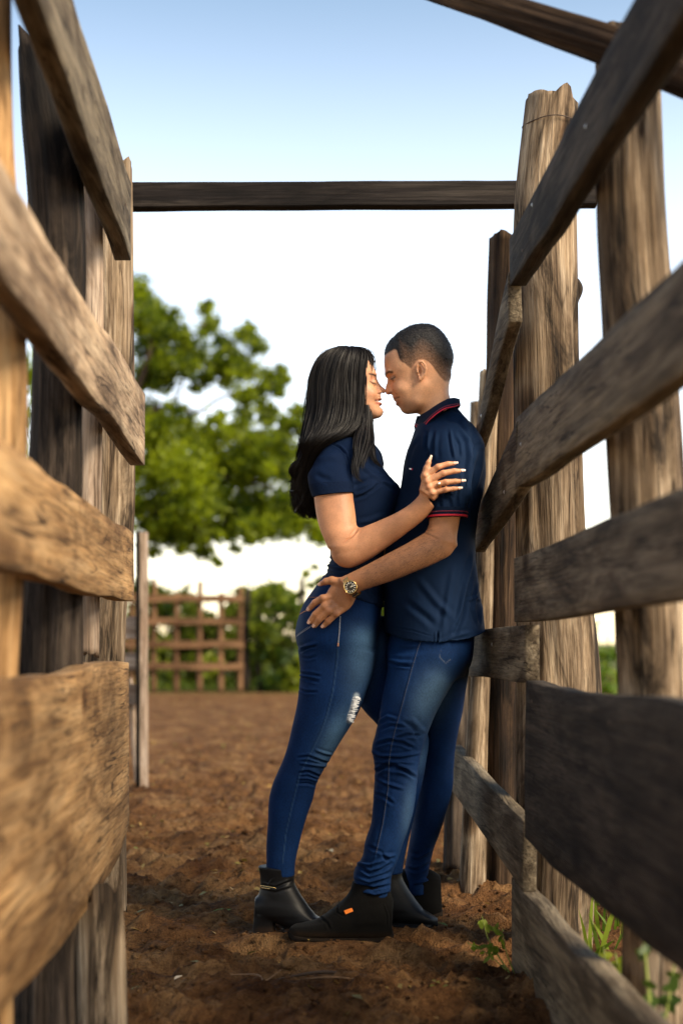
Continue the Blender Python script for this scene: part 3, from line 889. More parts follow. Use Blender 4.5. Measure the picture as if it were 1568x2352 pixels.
for k, (x, yt) in enumerate(hedge):
    cl = []
    rr = np.random.default_rng(200 + k)
    for _ in range(30):
        xx = x + rr.uniform(-58, 58); yy = rr.uniform(yt - 25, 1588)
        cl.append((xx, yy, rr.uniform(18, 32)))
    if k == 1: cl += [(345, 1360, 18), (365, 1372, 14), (338, 1345, 12)]
    if k == 4: cl += [(590, 1365, 14), (600, 1352, 8)]
    if k == 6: cl += [(700, 1320, 12), (722, 1302, 10), (735, 1330, 14), (712, 1345, 12), (690, 1365, 14)]
    bush('hedge_bush', 'green background hedge bush ' + hl[k], cl, 23.7 if k in (5,) else 26.5, .25 if k in (5,) else 1.0, 3400, .085, M_HEDGE, 210 + k, 'hedge behind the far gate', stem=(x, 1588, yt + 20))
side = [(1395, 1440, 16.0, 'green bush seen between the posts of the right fence'), (1500, 1600, 12.5, 'bright green bush at the right edge below the third board')]
for k, (x, yt, Y, lab) in enumerate(side):
    rr = np.random.default_rng(300 + k)
    yb = 1176 + FPX * math.tan(PITCH + math.atan(HCAM / Y))
    cl = [(x + rr.uniform(-55, 55), rr.uniform(yt, yb), rr.uniform(18, 34)) for _ in range(16)]
    bush('side_bush', lab, cl, Y, .5, 5200, .05, M_GRASSL, 320 + k, 'bushes outside the right fence', stem=(x, yb, yt + 20))
# low green growth along the yard edges
rr = np.random.default_rng(77)
gv = []
for _ in range(6400):
    if rr.random() < .16: X, Y = rr.uniform(.62, 1.9), rr.uniform(2.7, 6)
    elif rr.random() < .5: X, Y = rr.uniform(-4.5, 6), rr.uniform(23.8, 26.5)
    else: X, Y = rr.uniform(1.0, 7), rr.uniform(5.5, 20)
    h = rr.uniform(.05, .22); a = rr.uniform(0, 6.28); w = .006
    dx, dy = math.cos(a) * w, math.sin(a) * w
    lx, ly = rr.uniform(-.08, .08), rr.uniform(-.08, .08)
    gv += [(X - dx, Y - dy, -.01), (X + dx, Y + dy, -.01), (X + lx * .5 + dx * .6, Y + ly * .5 + dy * .6, h * .6), (X + lx, Y + ly, h)]
gv = np.array(gv); gq_ = np.arange(len(gv)).reshape(-1, 4)
gc = np.repeat(np.repeat(rr.uniform(0, 1, len(gq_)), 4)[:, None], 3, 1)
o = add_mesh('grass', gv, gq_, M_GRASSL, None, False, gc)
o['label'] = 'short green grass along the edges of the yard'; o['category'] = 'grass'; o['kind'] = 'stuff'
# ------------------------------------------------------------------ the man
def pz(Y): return Y / FPX            # metres per photo unit at depth Y
def E(vol, x, y, Y, rx, ry, ryd, k=.008, op='add', rot=0.0):
    s = pz(Y); vol.ell(P(x, y, Y), (rx * s, ryd, ry * s), k, op, rot)
def CH(vol, pts, Y, k=.006, op='add'):
    """pts: (x, y, r in photo units[, dY])"""
    q = [(P(p[0], p[1], Y + (p[3] if len(p) > 3 else 0)), p[2] * pz(Y)) for p in pts]
    vol.chain([a for a, _ in q], [b_ for _, b_ in q], k, op)
def yrows(lst, Y):
    return [(xl, y, xr, y, Y, hd) for y, xl, xr, hd in lst]

M_SKIN = col_mat('skin', .5, 300, .10, .3, sss=.12, spec=.35, n2=32, n2amt=.13)
M_DENIM = col_mat('denim', .8, 520, .28, .35, (1, 1, .35), sheen=0, spec=.1, n2=14, n2amt=.14, dist=.0012)
M_KNIT = col_mat('polo_knit', .82, 700, .1, .25, sheen=0, spec=.12, n2=10, n2amt=.08)
M_SUEDE = col_mat('black_suede', .9, 500, .25, .3, sheen=.02, spec=.1)
M_LEATHER = col_mat('black_leather', .45, 60, .15, .1, spec=.2)
M_GOLD = plain('gold_metal', (.85, .60, .25), .22, 1.0)
M_ORANGE = plain('orange_tab', (.9, .22, .02), .6)
M_RED = plain('red_trim', (.55, .01, .03), .75)
M_DKRED = plain('dark_red_trim', (.16, .01, .03), .75)
M_WHITE = plain('white_fabric', (.8, .8, .8), .6)
M_NAILW = plain('nail_white', (.72, .58, .50), .3)
M_NAILM = plain('nail_pink', (.62, .38, .28), .35)

man = empty('person', 'man in navy polo shirt and blue jeans leaning back on the right fence', 'person')
MY = 4.20
lo = np.array([-.16, 3.85, .80]); hi = np.array([.50, 4.50, 1.82])
V_ = Vol(lo, hi, .0025)
# skull, jaw, face
V_.loft(yrows([(751, 962, 982, .02), (755, 942, 996, .044), (763, 927, 1007, .058), (775, 907, 1018, .068), (790, 892, 1027, .074), (806, 884.5, 1034, .077), (825, 881.5, 1037, .077), (842, 882, 1034, .075), (856, 885, 1031, .073), (868, 891, 1029, .070), (880, 896, 1026, .068), (892, 897, 1020, .066), (904, 900, 1010, .064), (916, 905, 1000, .060), (926, 910, 992, .055), (936, 918, 982, .048), (943, 925, 973, .04), (947, 935, 962, .026)], MY), m=90, n=48, power=2.35, k=.004)
E(V_, 893, 859, MY, 9, 7, .046, .010)                       # brow ridge
for sg in (-1, 1):
    E(V_, 899, 871, MY + sg * .038, 10, 8.5, .017, .010, 'sub')   # eye sockets
    E(V_, 904.5, 870, MY + sg * .0315, 8.5, 8, .0115, .006)    # lowered lids
    E(V_, 898, 893, MY + sg * .007, 7, 7, .009, .006)           # side of the nose
    E(V_, 924, 893, MY + sg * .040, 17, 13, .017, .016)         # cheek
    E(V_, 899, 900, MY + sg * .0125, 8, 6.5, .008, .005)        # nostril wing
    E(V_, 898.5, 905.5, MY + sg * .008, 4, 1.8, .004, .002, 'sub')
    CH(V_, [(972, 885, 14, sg * .05), (960, 920, 13, sg * .042), (935, 938, 11, sg * .018)], MY, .014)
CH(V_, [(896, 868, 6), (895.5, 876, 5.6), (892.6, 888, 6.2), (891.8, 897, 7.0), (891.6, 900.5, 6.6)], MY, .005)
E(V_, 909, 912, MY, 7, 6, .020, .007)                        # above the lip
E(V_, 910.5, 917.5, MY, 6.5, 3.4, .020, .002)                # upper lip
E(V_, 914.5, 927.5, MY, 6.6, 4.4, .019, .0025)               # lower lip
CH(V_, [(905, 921.6, .9), (914, 920, .9, -.018)], MY, .0015, 'sub'); CH(V_, [(905, 921.6, .9), (914, 920, .9, .018)], MY, .0015, 'sub')
E(V_, 934, 938, MY, 11, 9.5, .022, .009)                     # chin
# near ear
EY = MY - .077
E(V_, 966, 853, EY, 9.5, 21, .010, .004, rot=.12)
E(V_, 963, 852, EY - .009, 5.5, 13, .009, .003, 'sub', .12)
CH(V_, [(957, 849, 2.4, -.004), (957, 838, 2.6, -.006), (962, 831, 3, -.009), (969, 830.5, 3.1, -.011), (975, 837, 3.1, -.013), (977.5, 848, 3, -.013), (975, 860, 2.8, -.011), (969.5, 867, 2.8, -.009), (964.5, 872, 3.6, -.006), (962, 868, 3, -.005)], EY, .0025)
CH(V_, [(968, 841, 1.8, -.008), (971, 851, 1.9, -.009), (967.5, 861, 1.8, -.007)], EY, .0025)
E(V_, 958.5, 854, EY - .006, 2.6, 4, .005, .002)
E(V_, 966, 853, MY + .078, 9.5, 21, .010, .006)
# neck and trunk
V_.loft(yrows([(862, 968, 1029, .045), (885, 966, 1028.5, .052), (905, 963, 1030.5, .055), (925, 964, 1036, .057), (950, 967, 1046, .06), (985, 965, 1062, .08), (1010, 962, 1080, .12)], MY), k=.022, power=2.1)
V_.loft(yrows([(985, 975, 1070, .10), (1060, 945, 1098, .15), (1200, 925, 1082, .145), (1400, 920, 1085, .14), (1480, 925, 1070, .12)], MY), k=.02)
# near arm
V_.loft([(1018, 1012, 1072, 1012, 4.11, .03), (996, 1110, 1072, 1110, 4.01, .045), (986, 1188, 1056, 1190, 3.985, .042), (984, 1212, 1050, 1222, 3.975, .041), (990, 1232, 1045, 1250, 3.97, .036)], k=.02, power=2.1)
V_.loft([(1018, 1203, 1046, 1254, 3.972, .030), (1000, 1209, 1036, 1272, 3.968, .037), (974, 1224, 1004, 1291, 3.965, .040), (932, 1249, 953, 1313, 3.965, .038), (883, 1275, 901, 1334, 3.975, .033), (838, 1299, 852, 1350, 3.99, .027), (800, 1318, 822, 1362, 4.005, .023), (778, 1329, 806, 1377, 4.01, .02)], k=.022, power=2.1)
# far arm round her back
CH(V_, [(1050, 1000, 42, .17), (1010, 1180, 34, .24), (880, 1260, 28, .26), (790, 1300, 22, .22)], MY, .02)
# hand on her hip
HYM = 4.022
def MH(cx, cy, r, dY=0.0): return (*MHAND(cx, cy), r * .09375, dY)
a0 = [MHAND(*p) for p in ((1075, 235), (1345, 690), (880, 310), (1270, 870), (700, 470), (1140, 1030), (600, 640), (1010, 1095))]
V_.loft([(*a0[0], *a0[1], HYM - .004, .019), (*a0[2], *a0[3], HYM, .0155), (*a0[4], *a0[5], HYM + .004, .0135), (*a0[6], *a0[7], HYM + .008, .011)], k=.012, power=2.4)
fingers_m = [[MH(700, 720, 92, .006), MH(520, 745, 84, .004), MH(330, 850, 76, .012), MH(190, 1000, 62, .022)],
             [MH(720, 860, 92, .004), MH(560, 940, 86, .002), MH(340, 1140, 78, .010), MH(205, 1320, 62, .018)],
             [MH(820, 950, 90, .004), MH(660, 1045, 84, .000), MH(440, 1260, 76, .008), MH(325, 1405, 62, .016)],
             [MH(990, 1010, 86, .006), MH(850, 1115, 78, .004), MH(650, 1310, 72, .010), MH(540, 1420, 58, .016)]]
fingers_m = [[(x, y, r * 1.1, d) for x, y, r, d in f] for f in fingers_m]
for f in fingers_m: CH(V_, f, HYM, .0025)
for f in fingers_m: E(V_, f[1][0], f[1][1], HYM - .002, 6.5, 6.5, .006, .008)
thumb_m = [MH(930, 350, 120, -.002), MH(740, 300, 92, .0), MH(600, 330, 78, .004), MH(460, 395, 58, .012)]
CH(V_, thumb_m, HYM, .006)
v, q, n = V_.surface(2)
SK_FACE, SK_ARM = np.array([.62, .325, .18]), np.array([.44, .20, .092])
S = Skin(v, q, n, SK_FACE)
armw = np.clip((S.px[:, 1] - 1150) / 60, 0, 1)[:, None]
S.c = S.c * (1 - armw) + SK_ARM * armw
# hairline: full on the crown, fading towards ear and nape
def hair_mask(px):
    x, y = px[:, 0], px[:, 1]
    hx = [870, 880, 890, 905, 911, 917, 922, 930, 938, 944, 952, 960, 972, 985, 993, 1000, 1010, 1020, 1030, 1045]
    hy = [824, 821, 813, 804, 806, 826, 832, 836, 843, 848, 838, 828, 826, 833, 842, 852, 866, 876, 878, 872]
    return np.interp(x, hx, hy) - y
hm = hair_mask(S.px)
cov = np.clip(hm / 5 + .3, 0, 1)
dens = np.maximum(np.clip(hm / 52, 0, 1) ** .55, np.clip((965 - S.px[:, 0]) / 50, 0, 1) * np.clip(hm / 4, 0, 1) * np.clip((838 - S.px[:, 1]) / 16, 0, 1))
hairc = np.array([.011, .009, .0085])
mixf = (cov * (.45 + .55 * dens))[:, None] * (np.abs(S.v[:, 1] - MY) < .2)[:, None] * (S.px[:, 1] < 900)[:, None]
S.c = S.c * (1 - mixf) + hairc * mixf
# features
S.stain(mp(FACES, (425, 640), (470, 590), (560, 525), (680, 545)), 3.1, (.02, .013, .01), .95, 1.5)

S.stain(mp(FACES, (700, 800), (710, 850)), 1.8, (.16, .085, .05), .6, 1)
S.stain(mp(FACES, (560, 1320), (650, 1290)), 1.9, (.09, .03, .02), .9, 1.2)
S.stain(mp(FACES, (720, 1190), (760, 1280), (860, 1360)), 1.6, (.26, .12, .07), .5, 1)
S.stain(mp(FACES, (800, 1520), (860, 1490), (940, 1455)), 1.5, (.06, .02, .02), .9, 1.2)
S.stain(mp(FACES, (770, 1500), (850, 1460)), 2.2, (.30, .12, .09), .7, 1.2)
S.stain(mp(FACES, (860, 1600), (880, 1700), (930, 1640)), 3.2, (.34, .14, .10), .7, 1)
S.blob(901, 866, 9, 8, (.36, .18, .10), .5)
S.stain(mp(FACES, (790, 720), (720, 770), (640, 800)), 2.0, (.02, .012, .01), .95, 1.3)
S.stain(mp(FACES, (690, 800), (715, 850)), 1.6, (.12, .06, .035), .6, 1)
S.stain(mp(FACES, (790, 650), (700, 690), (620, 730)), 1.2, (.2, .1, .06), .7, 1)
S.blob(935, 935, 26, 13, (.22, .125, .075), .55)              # beard shadow
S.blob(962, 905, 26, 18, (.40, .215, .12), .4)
S.blob(905, 908, 8, 5, (.30, .16, .10), .4)
S.blob(963.5, 853, 4, 9, (.22, .09, .05), .7)
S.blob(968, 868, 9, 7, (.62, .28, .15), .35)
for f in fingers_m:
    S.blob(f[1][0], f[1][1], 7, 7, (.30, .12, .06), .4); S.blob(f[2][0], f[2][1], 5, 5, (.30, .12, .06), .4)
S.fold([(972, 1222), (990, 1232), (1008, 1240)], 3, -.002)
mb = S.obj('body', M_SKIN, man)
# fine hair along the forearm
ra = np.random.default_rng(19)
ax0, ax1 = np.array([1010., 1240.]), np.array([835., 1330.])
tt_ = np.clip(((S.px - ax0) @ (ax1 - ax0)) / ((ax1 - ax0) @ (ax1 - ax0)), -1, 2)
cand = np.where((tt_ > 0) & (tt_ < 1) & (np.linalg.norm(S.px - ax0 - tt_[:, None] * (ax1 - ax0), axis=1) < 42) & (S.v[:, 1] < 4.0) & (S.face > .1))[0]
pk = ra.choice(cand, 1500)
d_ = np.array([-.8, 0, -.55]) + ra.normal(size=(len(pk), 3)) * .25 + S.n[pk] * .25
d_ /= np.linalg.norm(d_, axis=1, keepdims=True)
sd_ = np.cross(d_, S.n[pk]); sd_ = sd_ / np.linalg.norm(sd_, axis=1, keepdims=True) * .00022
hb = S.v[pk] + S.n[pk] * .0003
hvv = np.stack([hb - sd_, hb + sd_, hb + d_ * ra.uniform(.006, .012, (len(pk), 1)) + S.n[pk] * .001], 1).reshape(-1, 3)
add_mesh('arm_hair', hvv, np.arange(len(hvv)).reshape(-1, 3), plain('arm_hair', (.05, .03, .02), .6), man, False)
# close-cropped hair standing off the scalp
keep = (hm > 3) & (np.abs(S.v[:, 1] - MY) < .2) & (S.px[:, 1] < 890)
keep &= ~((np.abs(S.px[:, 0] - 966) < 15) & (S.px[:, 1] > 826) & (S.v[:, 1] < MY))
fk = keep[S.q].all(1)
used = np.unique(S.q[fk]); remap = np.full(len(S.v), -1); remap[used] = np.arange(len(used))
thick = np.clip(hm[used] / 60, 0, 1) ** .7 * .0045
nz = fbm(S.v[used] * 260, 5, 2) * .0009 * np.clip(hm[used] / 12, 0, 1)
hv = S.v[used] + S.n[used] * (thick + nz + .0004)[:, None]
hc = S.c[used] * 1.0
hair = add_mesh('hair', hv, remap[S.q[fk]], col_mat('cropped_hair', .6, 380, .45, .6, (1, 1, .5), spec=.35, dist=.002), man, True, hc)
# short bristles give the crop its fuzz
rb = np.random.default_rng(9)
pick = rb.choice(np.where(thick > .0012)[0], 9000)
b0 = hv[pick] - S.n[used][pick] * .001
dirn = S.n[used][pick] * .55 + rb.normal(size=(len(pick), 3)) * .35 + np.array([-.25, 0, -.35])
dirn /= np.linalg.norm(dirn, axis=1, keepdims=True)
ln = (.003 + thick[pick] * .9)[:, None]
sd = np.cross(dirn, rb.normal(size=(len(pick), 3))); sd = sd / np.linalg.norm(sd, axis=1, keepdims=True) * .0004
bv_ = np.stack([b0 - sd, b0 + sd, b0 + dirn * ln], 1).reshape(-1, 3)
add_mesh('bristles', bv_, np.arange(len(bv_)).reshape(-1, 3), hair.data.materials[0], hair, False, np.repeat(hc[pick] * .8, 3, 0))
# fingernails
def nail(name, c, ax, up, lw, mat, parent, nrm):
    """small curved plate"""
    ax = ax / np.linalg.norm(ax); sdv = np.cross(nrm, ax); sdv /= np.linalg.norm(sdv)
    vs, fs = [], []
    for i in range(5):
        t = i / 4 - .5
        for j in range(5):
            s_ = j / 4 - .5
            w = lw[1] * (1 - .25 * max(0, t) * 2)
            vs.append(c + ax * t * lw[0] + sdv * s_ * w + nrm * (.0012 - .9 * s_ * s_ * w * .5))
    for i in range(4):
        for j in range(4):
            a = i * 5 + j; fs.append((a, a + 1, a + 6, a + 5))
    return add_mesh(name, np.array(vs), fs, mat, parent, True)
def add_nails(fs, Y, mat, parent, size, tilt, tipmat=None):
    for f in fs:
        a, b_ = P(f[-2][0], f[-2][1], Y + f[-2][3]), P(f[-1][0], f[-1][1], Y + f[-1][3])
        ax = (b_ - a) / np.linalg.norm(b_ - a)
        nr = np.array([0, -1.0, 0]) + np.array(tilt); nr -= ax * (nr @ ax); nr /= np.linalg.norm(nr)
        r = f[-1][2] * pz(Y)
        c = b_ + nr * r * .93 + ax * r * .1
        o = nail('fingernail', c, ax, None, size, mat, parent, nr)
        if tipmat: nail('nail_tip', c + ax * size[0] * .62 + nr * .0002, ax, None, (size[0] * .42, size[1] * .8), tipmat, o, nr)
add_nails(fingers_m + [thumb_m], HYM, M_NAILM, man, (.010, .009), (-.35, 0, 0))

# polo shirt
V_ = Vol((.0, 3.88, .80), (.52, 4.50, 1.66), .0032)
V_.loft([(985, 946, 1050, 940, MY, .05), (968, 964, 1064, 955, MY, .072), (957, 980, 1077, 972, MY, .108), (950, 1000, 1094, 1000, MY, .155), (939, 1030, 1106, 1030, MY, .19), (930, 1060, 1111, 1060, MY, .195), (924, 1090, 1113, 1090, MY, .193), (919, 1120, 1110, 1120, MY, .188), (907, 1160, 1102, 1160, MY, .180), (897, 1200, 1095, 1200, MY, .174), (888, 1250, 1089, 1250, MY, .170), (879, 1300, 1092, 1300, MY, .170), (879, 1350, 1098, 1350, MY, .172), (880, 1400, 1106, 1400, MY, .176), (882, 1435, 1111, 1432, MY, .18), (884, 1454, 1113, 1450, MY, .182)], m=110, n=64, sag=(.80, .030), power=2.3, k=.006)
V_.loft([(1016, 984, 1078, 978, 4.125, .045), (1002, 1004, 1092, 1000, 4.085, .062), (990, 1035, 1096, 1035, 4.04, .072), (986, 1080, 1090, 1080, 4.015, .069), (984, 1120, 1082, 1120, 4.0, .066), (983, 1160, 1075, 1160, 3.99, .063), (983, 1191, 1069, 1190, 3.985, .061)], m=70, n=48, k=.02)
v, q, n = V_.surface(2)
NAVY = np.array([.0028, .0125, .038])
S = Skin(v, q, n, NAVY)
S.noise((9, 9, 5), .0035, 4)
for poly, w, a in [
    (mp(MSHO, (600, 600), (585, 800), (600, 980)), 5, .006), (mp(MSHO, (560, 640), (545, 900)), 4, -.008), (mp(MSHO, (690, 620), (665, 900), (670, 1050)), 5, .004),
    (mp(MSHO, (760, 380), (900, 350), (1060, 430), (1160, 560)), 5, .006), (mp(MSHO, (800, 440), (1000, 470), (1150, 620)), 6, -.005),
    (mp(MSHO, (890, 590), (915, 780), (960, 1020)), 3.5, .006), (mp(MSHO, (1050, 600), (1150, 760), (1170, 1000), (1130, 1300)), 5, .007), (mp(MSHO, (1200, 620), (1270, 820), (1240, 1100), (1160, 1500)), 5.5, -.012), (mp(MSHO, (1290, 700), (1340, 900), (1330, 1150), (1230, 1500)), 6, .006), (mp(MSHO, (960, 700), (1010, 820), (1030, 1000)), 4, -.004),
    ([(985, 1050), (984, 1120), (982, 1185)], 5, -.010), ([(1071, 1100), (1073, 1150), (1071, 1195)], 4, -.008),
    ([(1025, 1120), (1040, 1150), (1045, 1180)], 5, .005), ([(1060, 1090), (1056, 1140), (1060, 1180)], 4, .005), ([(1006, 1130), (1012, 1180)], 5, -.003),
    ([(1085, 1270), (1068, 1340), (1056, 1410), (1050, 1428)], 5, .008), ([(1094, 1340), (1086, 1400), (1100, 1440)], 4, .006), ([(1070, 1380), (1090, 1372), (1104, 1380)], 3.5, .004), ([(1104, 1390), (1104, 1440)], 4, .005),
    ([(1076, 1330), (1060, 1420), (1040, 1470)], 6, -.006), ([(1040, 1300), (1024, 1400), (1015, 1460)], 7, .004), ([(960, 1330), (1000, 1380), (1040, 1420)], 8, .004), ([(930, 1380), (980, 1420), (1000, 1440)], 8, -.004), ([(1010, 1478), (1040, 1462), (1080, 1452)], 5, .004),
    (mp(MSHO, (430, 690), (300, 900), (250, 1080)), 4, .003)]:
    S.fold(poly, w, a)
S.fold([(1005, 1450), (1004.5, 1466), (1003, 1490)], 2.4, -.009)      # side vent
S.fold(mp(MLEG, (300, 170), (560, 215), (800, 290)), 1.6, -.002)
S.stain(mp(MSHO, (360, 640), (340, 740), (250, 1000), (225, 1130)), 2.2, NAVY * .6, .7)
shirt = S.obj('polo_shirt', M_KNIT, man)
def band(name, parent, rows, t0, t1, grow, mat, m=160, n=64, sag=None, power=2.2):
    """a thin ring lying on a loft between two fractions of its length"""
    R = loft_rings(rows, m, n, power, sag)
    i0, i1 = int(t0 * (m - 1)), max(int(t0 * (m - 1)) + 2, int(t1 * (m - 1)))
    seg = R[i0:i1 + 1].copy()
    c = seg.mean(1, keepdims=True)
    d = seg - c; L = np.linalg.norm(d, axis=2, keepdims=True)
    outer = c + d * (1 + grow / L); inner = c + d * (1 - .004 / L)
    ring = np.concatenate([inner[:1], outer, inner[-1:]])
    v, q = rings_mesh(ring, cap=False)
    return add_mesh(name, v, q, mat, parent, True)
M_NAVYP = plain('navy_rib', (.0025, .0095, .028), .85, 0, .15, 200, .2, .12)
sl_rows = [(986, 1080, 1090, 1080, 4.015, .069), (984, 1120, 1082, 1120, 4.0, .066), (983, 1160, 1075, 1160, 3.99, .063), (983, 1191, 1069, 1190, 3.985, .061)]
band('sleeve_cuff', shirt, sl_rows, .80, .999, .0025, M_NAVYP)
band('sleeve_stripe', shirt, sl_rows, .955, .99, .0042, M_RED)
band('sleeve_stripe', shirt, sl_rows, .885, .90, .0036, M_DKRED)
# folded collar with stripes: near half front-to-back, far half mirrored
top = [(955, 962, .012), (968, 953, -.035), (985, 941, -.06), (1003, 929, -.068), (1024, 918, -.06), (1042, 914.5, -.04), (1055, 917, -.012)]
bot = [(951, 977, -.004), (962, 991, -.06), (988, 965, -.112), (1003, 952, -.116), (1022, 941, -.105), (1044, 936, -.068), (1057.5, 931, -.014)]
top_i, bot_i = catmull(top, 36), catmull(bot, 36)
def collar_ring(f, lift):
    pts = []
    for a, b_ in zip(top_i, bot_i):
        x, y, d = a + (b_ - a) * f
        d = d - lift
        pts.append((x, y, d))
    near = [P(x, y, MY + d) for x, y, d in pts]
    far = [np.array([p[0], 2 * MY - p[1], p[2]]) for p in near[::-1]]
    return np.array(near + far)
def collar_strip(name, f0, f1, lift, mat, parent, th=.003):
    k = 7
    rows_ = []
    for t in np.linspace(f0, f1, k): rows_.append(collar_ring(t, lift + .010 * math.sin(math.pi * min(t, 1) * .8)))
    A_ = np.array(rows_)
    vv, q_ = [], []
    N = A_.shape[1]
    B_ = A_.copy(); cc = np.array([P(1005, 950, MY)[0], MY, 0])
    dv = A_ - cc; dv[..., 2] = 0; dv /= np.linalg.norm(dv, axis=2, keepdims=True)
    B_ = A_ - dv * th
    allv = np.concatenate([A_.reshape(-1, 3), B_.reshape(-1, 3)])
    off = k * N
    for i in range(k - 1):
        for j in range(N - 1):
            q_.append((i * N + j, i * N + j + 1, (i + 1) * N + j + 1, (i + 1) * N + j))
            q_.append((off + i * N + j, off + (i + 1) * N + j, off + (i + 1) * N + j + 1, off + i * N + j + 1))
    for j in range(N - 1):
        q_.append((j, off + j, off + j + 1, j + 1)); l = (k - 1) * N
        q_.append((l + j, l + j + 1, off + l + j + 1, off + l + j))
    for i in range(k - 1):
        q_.append((i * N, (i + 1) * N, off + (i + 1) * N, off + i * N))
        q_.append((i * N + N - 1, off + i * N + N - 1, off + (i + 1) * N + N - 1, (i + 1) * N + N - 1))
    return add_mesh(name, allv, q_, mat, parent, True)
collar = collar_strip('collar', 0, 1, 0, M_NAVYP, shirt, .005)
collar_strip('collar_stripe', .80, .93, .0022, M_RED, shirt)
collar_strip('collar_stripe', .60, .69, .0018, M_DKRED, shirt)
collar_strip('collar_stand', -.05, .5, -.012, M_NAVYP, shirt)
# white button and the little two-colour flag on the chest
def patch(name, pts, Yfn, mat, parent, th=.002):
    f = [P(x, y, Yfn(x, y)) for x, y in pts]; bk = [p + np.array([0, th, 0]) for p in f]
    n_ = len(f)
    fs = [tuple(range(n_)), tuple(range(2 * n_ - 1, n_ - 1, -1))] + [(i, n_ + i, n_ + (i + 1) % n_, (i + 1) % n_) for i in range(n_)]
    return add_mesh(name, np.array(f + bk), fs, mat, parent, False)
sv, spx = S.v, S.px
def surf_y(x, y, V3=None, PX=None):
    """depth of the visible surface at a photo position"""
    V3 = sv if V3 is None else V3; PX = spx if PX is None else PX
    d = (PX[:, 0] - x) ** 2 + (PX[:, 1] - y) ** 2
    i = np.where(d < 16)[0]
    if not len(i): i = np.argsort(d)[:6]
    return V3[i, 1].min()
fl = surf_y(944, 1081) - .0025
patch('chest_flag', mp(MSHO, (288, 1155), (322, 1160), (318, 1182), (290, 1176)), lambda x, y: fl, M_WHITE, shirt)
patch('chest_flag', mp(MSHO, (322, 1158), (342, 1164), (340, 1186), (318, 1182)), lambda x, y: fl - .0003, M_RED, shirt)
patch('button', mp(MSHO, (398, 655), (415, 640), (432, 650), (425, 672), (408, 680)), lambda x, y: MY - .05, M_WHITE, shirt, .003)

# jeans
V_ = Vol((-.02, 3.92, -.01), (.50, 4.50, .92), .0032)
V_.loft(yrows([(1425, 900, 1088, .155), (1455, 896, 1088, .165), (1480, 890, 1087, .172), (1520, 888, 1081, .17), (1555, 892, 1066, .15)], MY), k=.01, m=40, n=56)
V_.loft([(894, 1505, 1062, 1505, 4.12, .088), (888, 1549, 1046, 1555, 4.11, .090), (877, 1596, 1022, 1600, 4.10, .086), (869, 1643, 1000, 1642, 4.09, .08), (862, 1681, 983, 1682, 4.08, .075), (854, 1724, 967, 1726, 4.075, .071), (859, 1747, 962, 1748, 4.07, .068), (861, 1780, 957, 1786, 4.065, .065), (856, 1835, 954, 1842, 4.06, .061), (852, 1889, 942, 1889, 4.055, .057), (840, 1936, 926, 1938, 4.05, .054), (834, 1967, 914, 1974, 4.05, .053), (819, 1990, 903, 2003, 4.05, .053), (812, 2010, 898, 2022, 4.05, .054), (818, 2034, 897, 2042, 4.05, .052), (828, 2056, 892, 2060, 4.05, .047)], k=.02, m=120, n=44)
V_.loft([(975, 1510, 1080, 1510, 4.30, .088), (978, 1580, 1070, 1580, 4.31, .085), (978, 1640, 1060, 1640, 4.32, .08), (970, 1700, 1048, 1700, 4.33, .075), (962, 1760, 1041, 1760, 4.34, .066), (955, 1820, 1037, 1820, 4.345, .063), (945, 1890, 1018, 1885, 4.35, .058), (935, 1956, 994, 1956, 4.355, .052), (930, 2018, 983, 2018, 4.36, .048), (930, 2050, 982, 2050, 4.36, .046)], k=.02, m=90, n=44)
v, q, n = V_.surface(2)
DEN = np.array([.0022, .0155, .060]); DENL = np.array([.062, .12, .20])
S = Skin(v, q, n, DEN)
S.noise((14, 14, 8), .003, 14)
for poly, w, a in [
    (mp(MLEG, (240, 585), (350, 635), (530, 655)), 3, -.006), (mp(MLEG, (250, 560), (400, 600), (560, 600)), 4, .004), (mp(MLEG, (330, 380), (500, 400), (620, 380)), 6, .003),
    (mp(MLEG, (120, 1330), (230, 1260), (360, 1300)), 4, .006), (mp(MLEG, (150, 1430), (260, 1370), (480, 1400)), 4, -.006), (mp(MLEG, (330, 1540), (480, 1490), (640, 1500)), 3.5, -.007), (mp(MLEG, (90, 1620), (250, 1560), (420, 1590), (560, 1660)), 4, -.009), (mp(MLEG, (50, 1690), (150, 1745), (400, 1750), (620, 1710)), 4, .009),
    (mp(MLEG, (90, 1950), (200, 1880), (330, 1880), (500, 1950)), 4.5, -.012), (mp(MLEG, (80, 1830), (250, 1810), (560, 1830)), 4, .007), (mp(MLEG, (520, 1280), (640, 1420), (700, 1450)), 6, .005), (mp(MLEG, (420, 1320), (540, 1400), (620, 1560)), 5, -.005),
    (mp(LEGC, (800, 500), (860, 530), (960, 560)), 4, .006), (mp(LEGC, (790, 590), (850, 610), (900, 650)), 4, -.005), (mp(LEGC, (870, 450), (960, 450), (1030, 500)), 4, -.009),
    (mp(LEGC, (700, 1020), (760, 1060), (830, 1040), (890, 1000)), 4, -.010), (mp(LEGC, (690, 1000), (760, 1010), (840, 980)), 4, .008), (mp(LEGC, (680, 1080), (760, 1110), (880, 1070)), 4, .009), (mp(LEGC, (690, 1130), (780, 1150), (880, 1130)), 3.5, -.009), (mp(LEGC, (700, 1160), (790, 1180), (880, 1160)), 3, .007), (mp(LEGC, (790, 920), (860, 960), (910, 950)), 4, .006), (mp(LEGC, (760, 900), (830, 940), (880, 990)), 4, -.006),
    ([(990, 1950), (960, 1970), (945, 1965)], 4, .008), ([(985, 1985), (955, 2000), (938, 1995)], 4, -.008), ([(985, 2020), (950, 2030)], 4, .008)]:
    S.fold(poly, w, a)
S.blob(985, 1610, 34, 62, DENL, .85, 1.0, .35); S.blob(1010, 1572, 20, 26, DENL, .55)
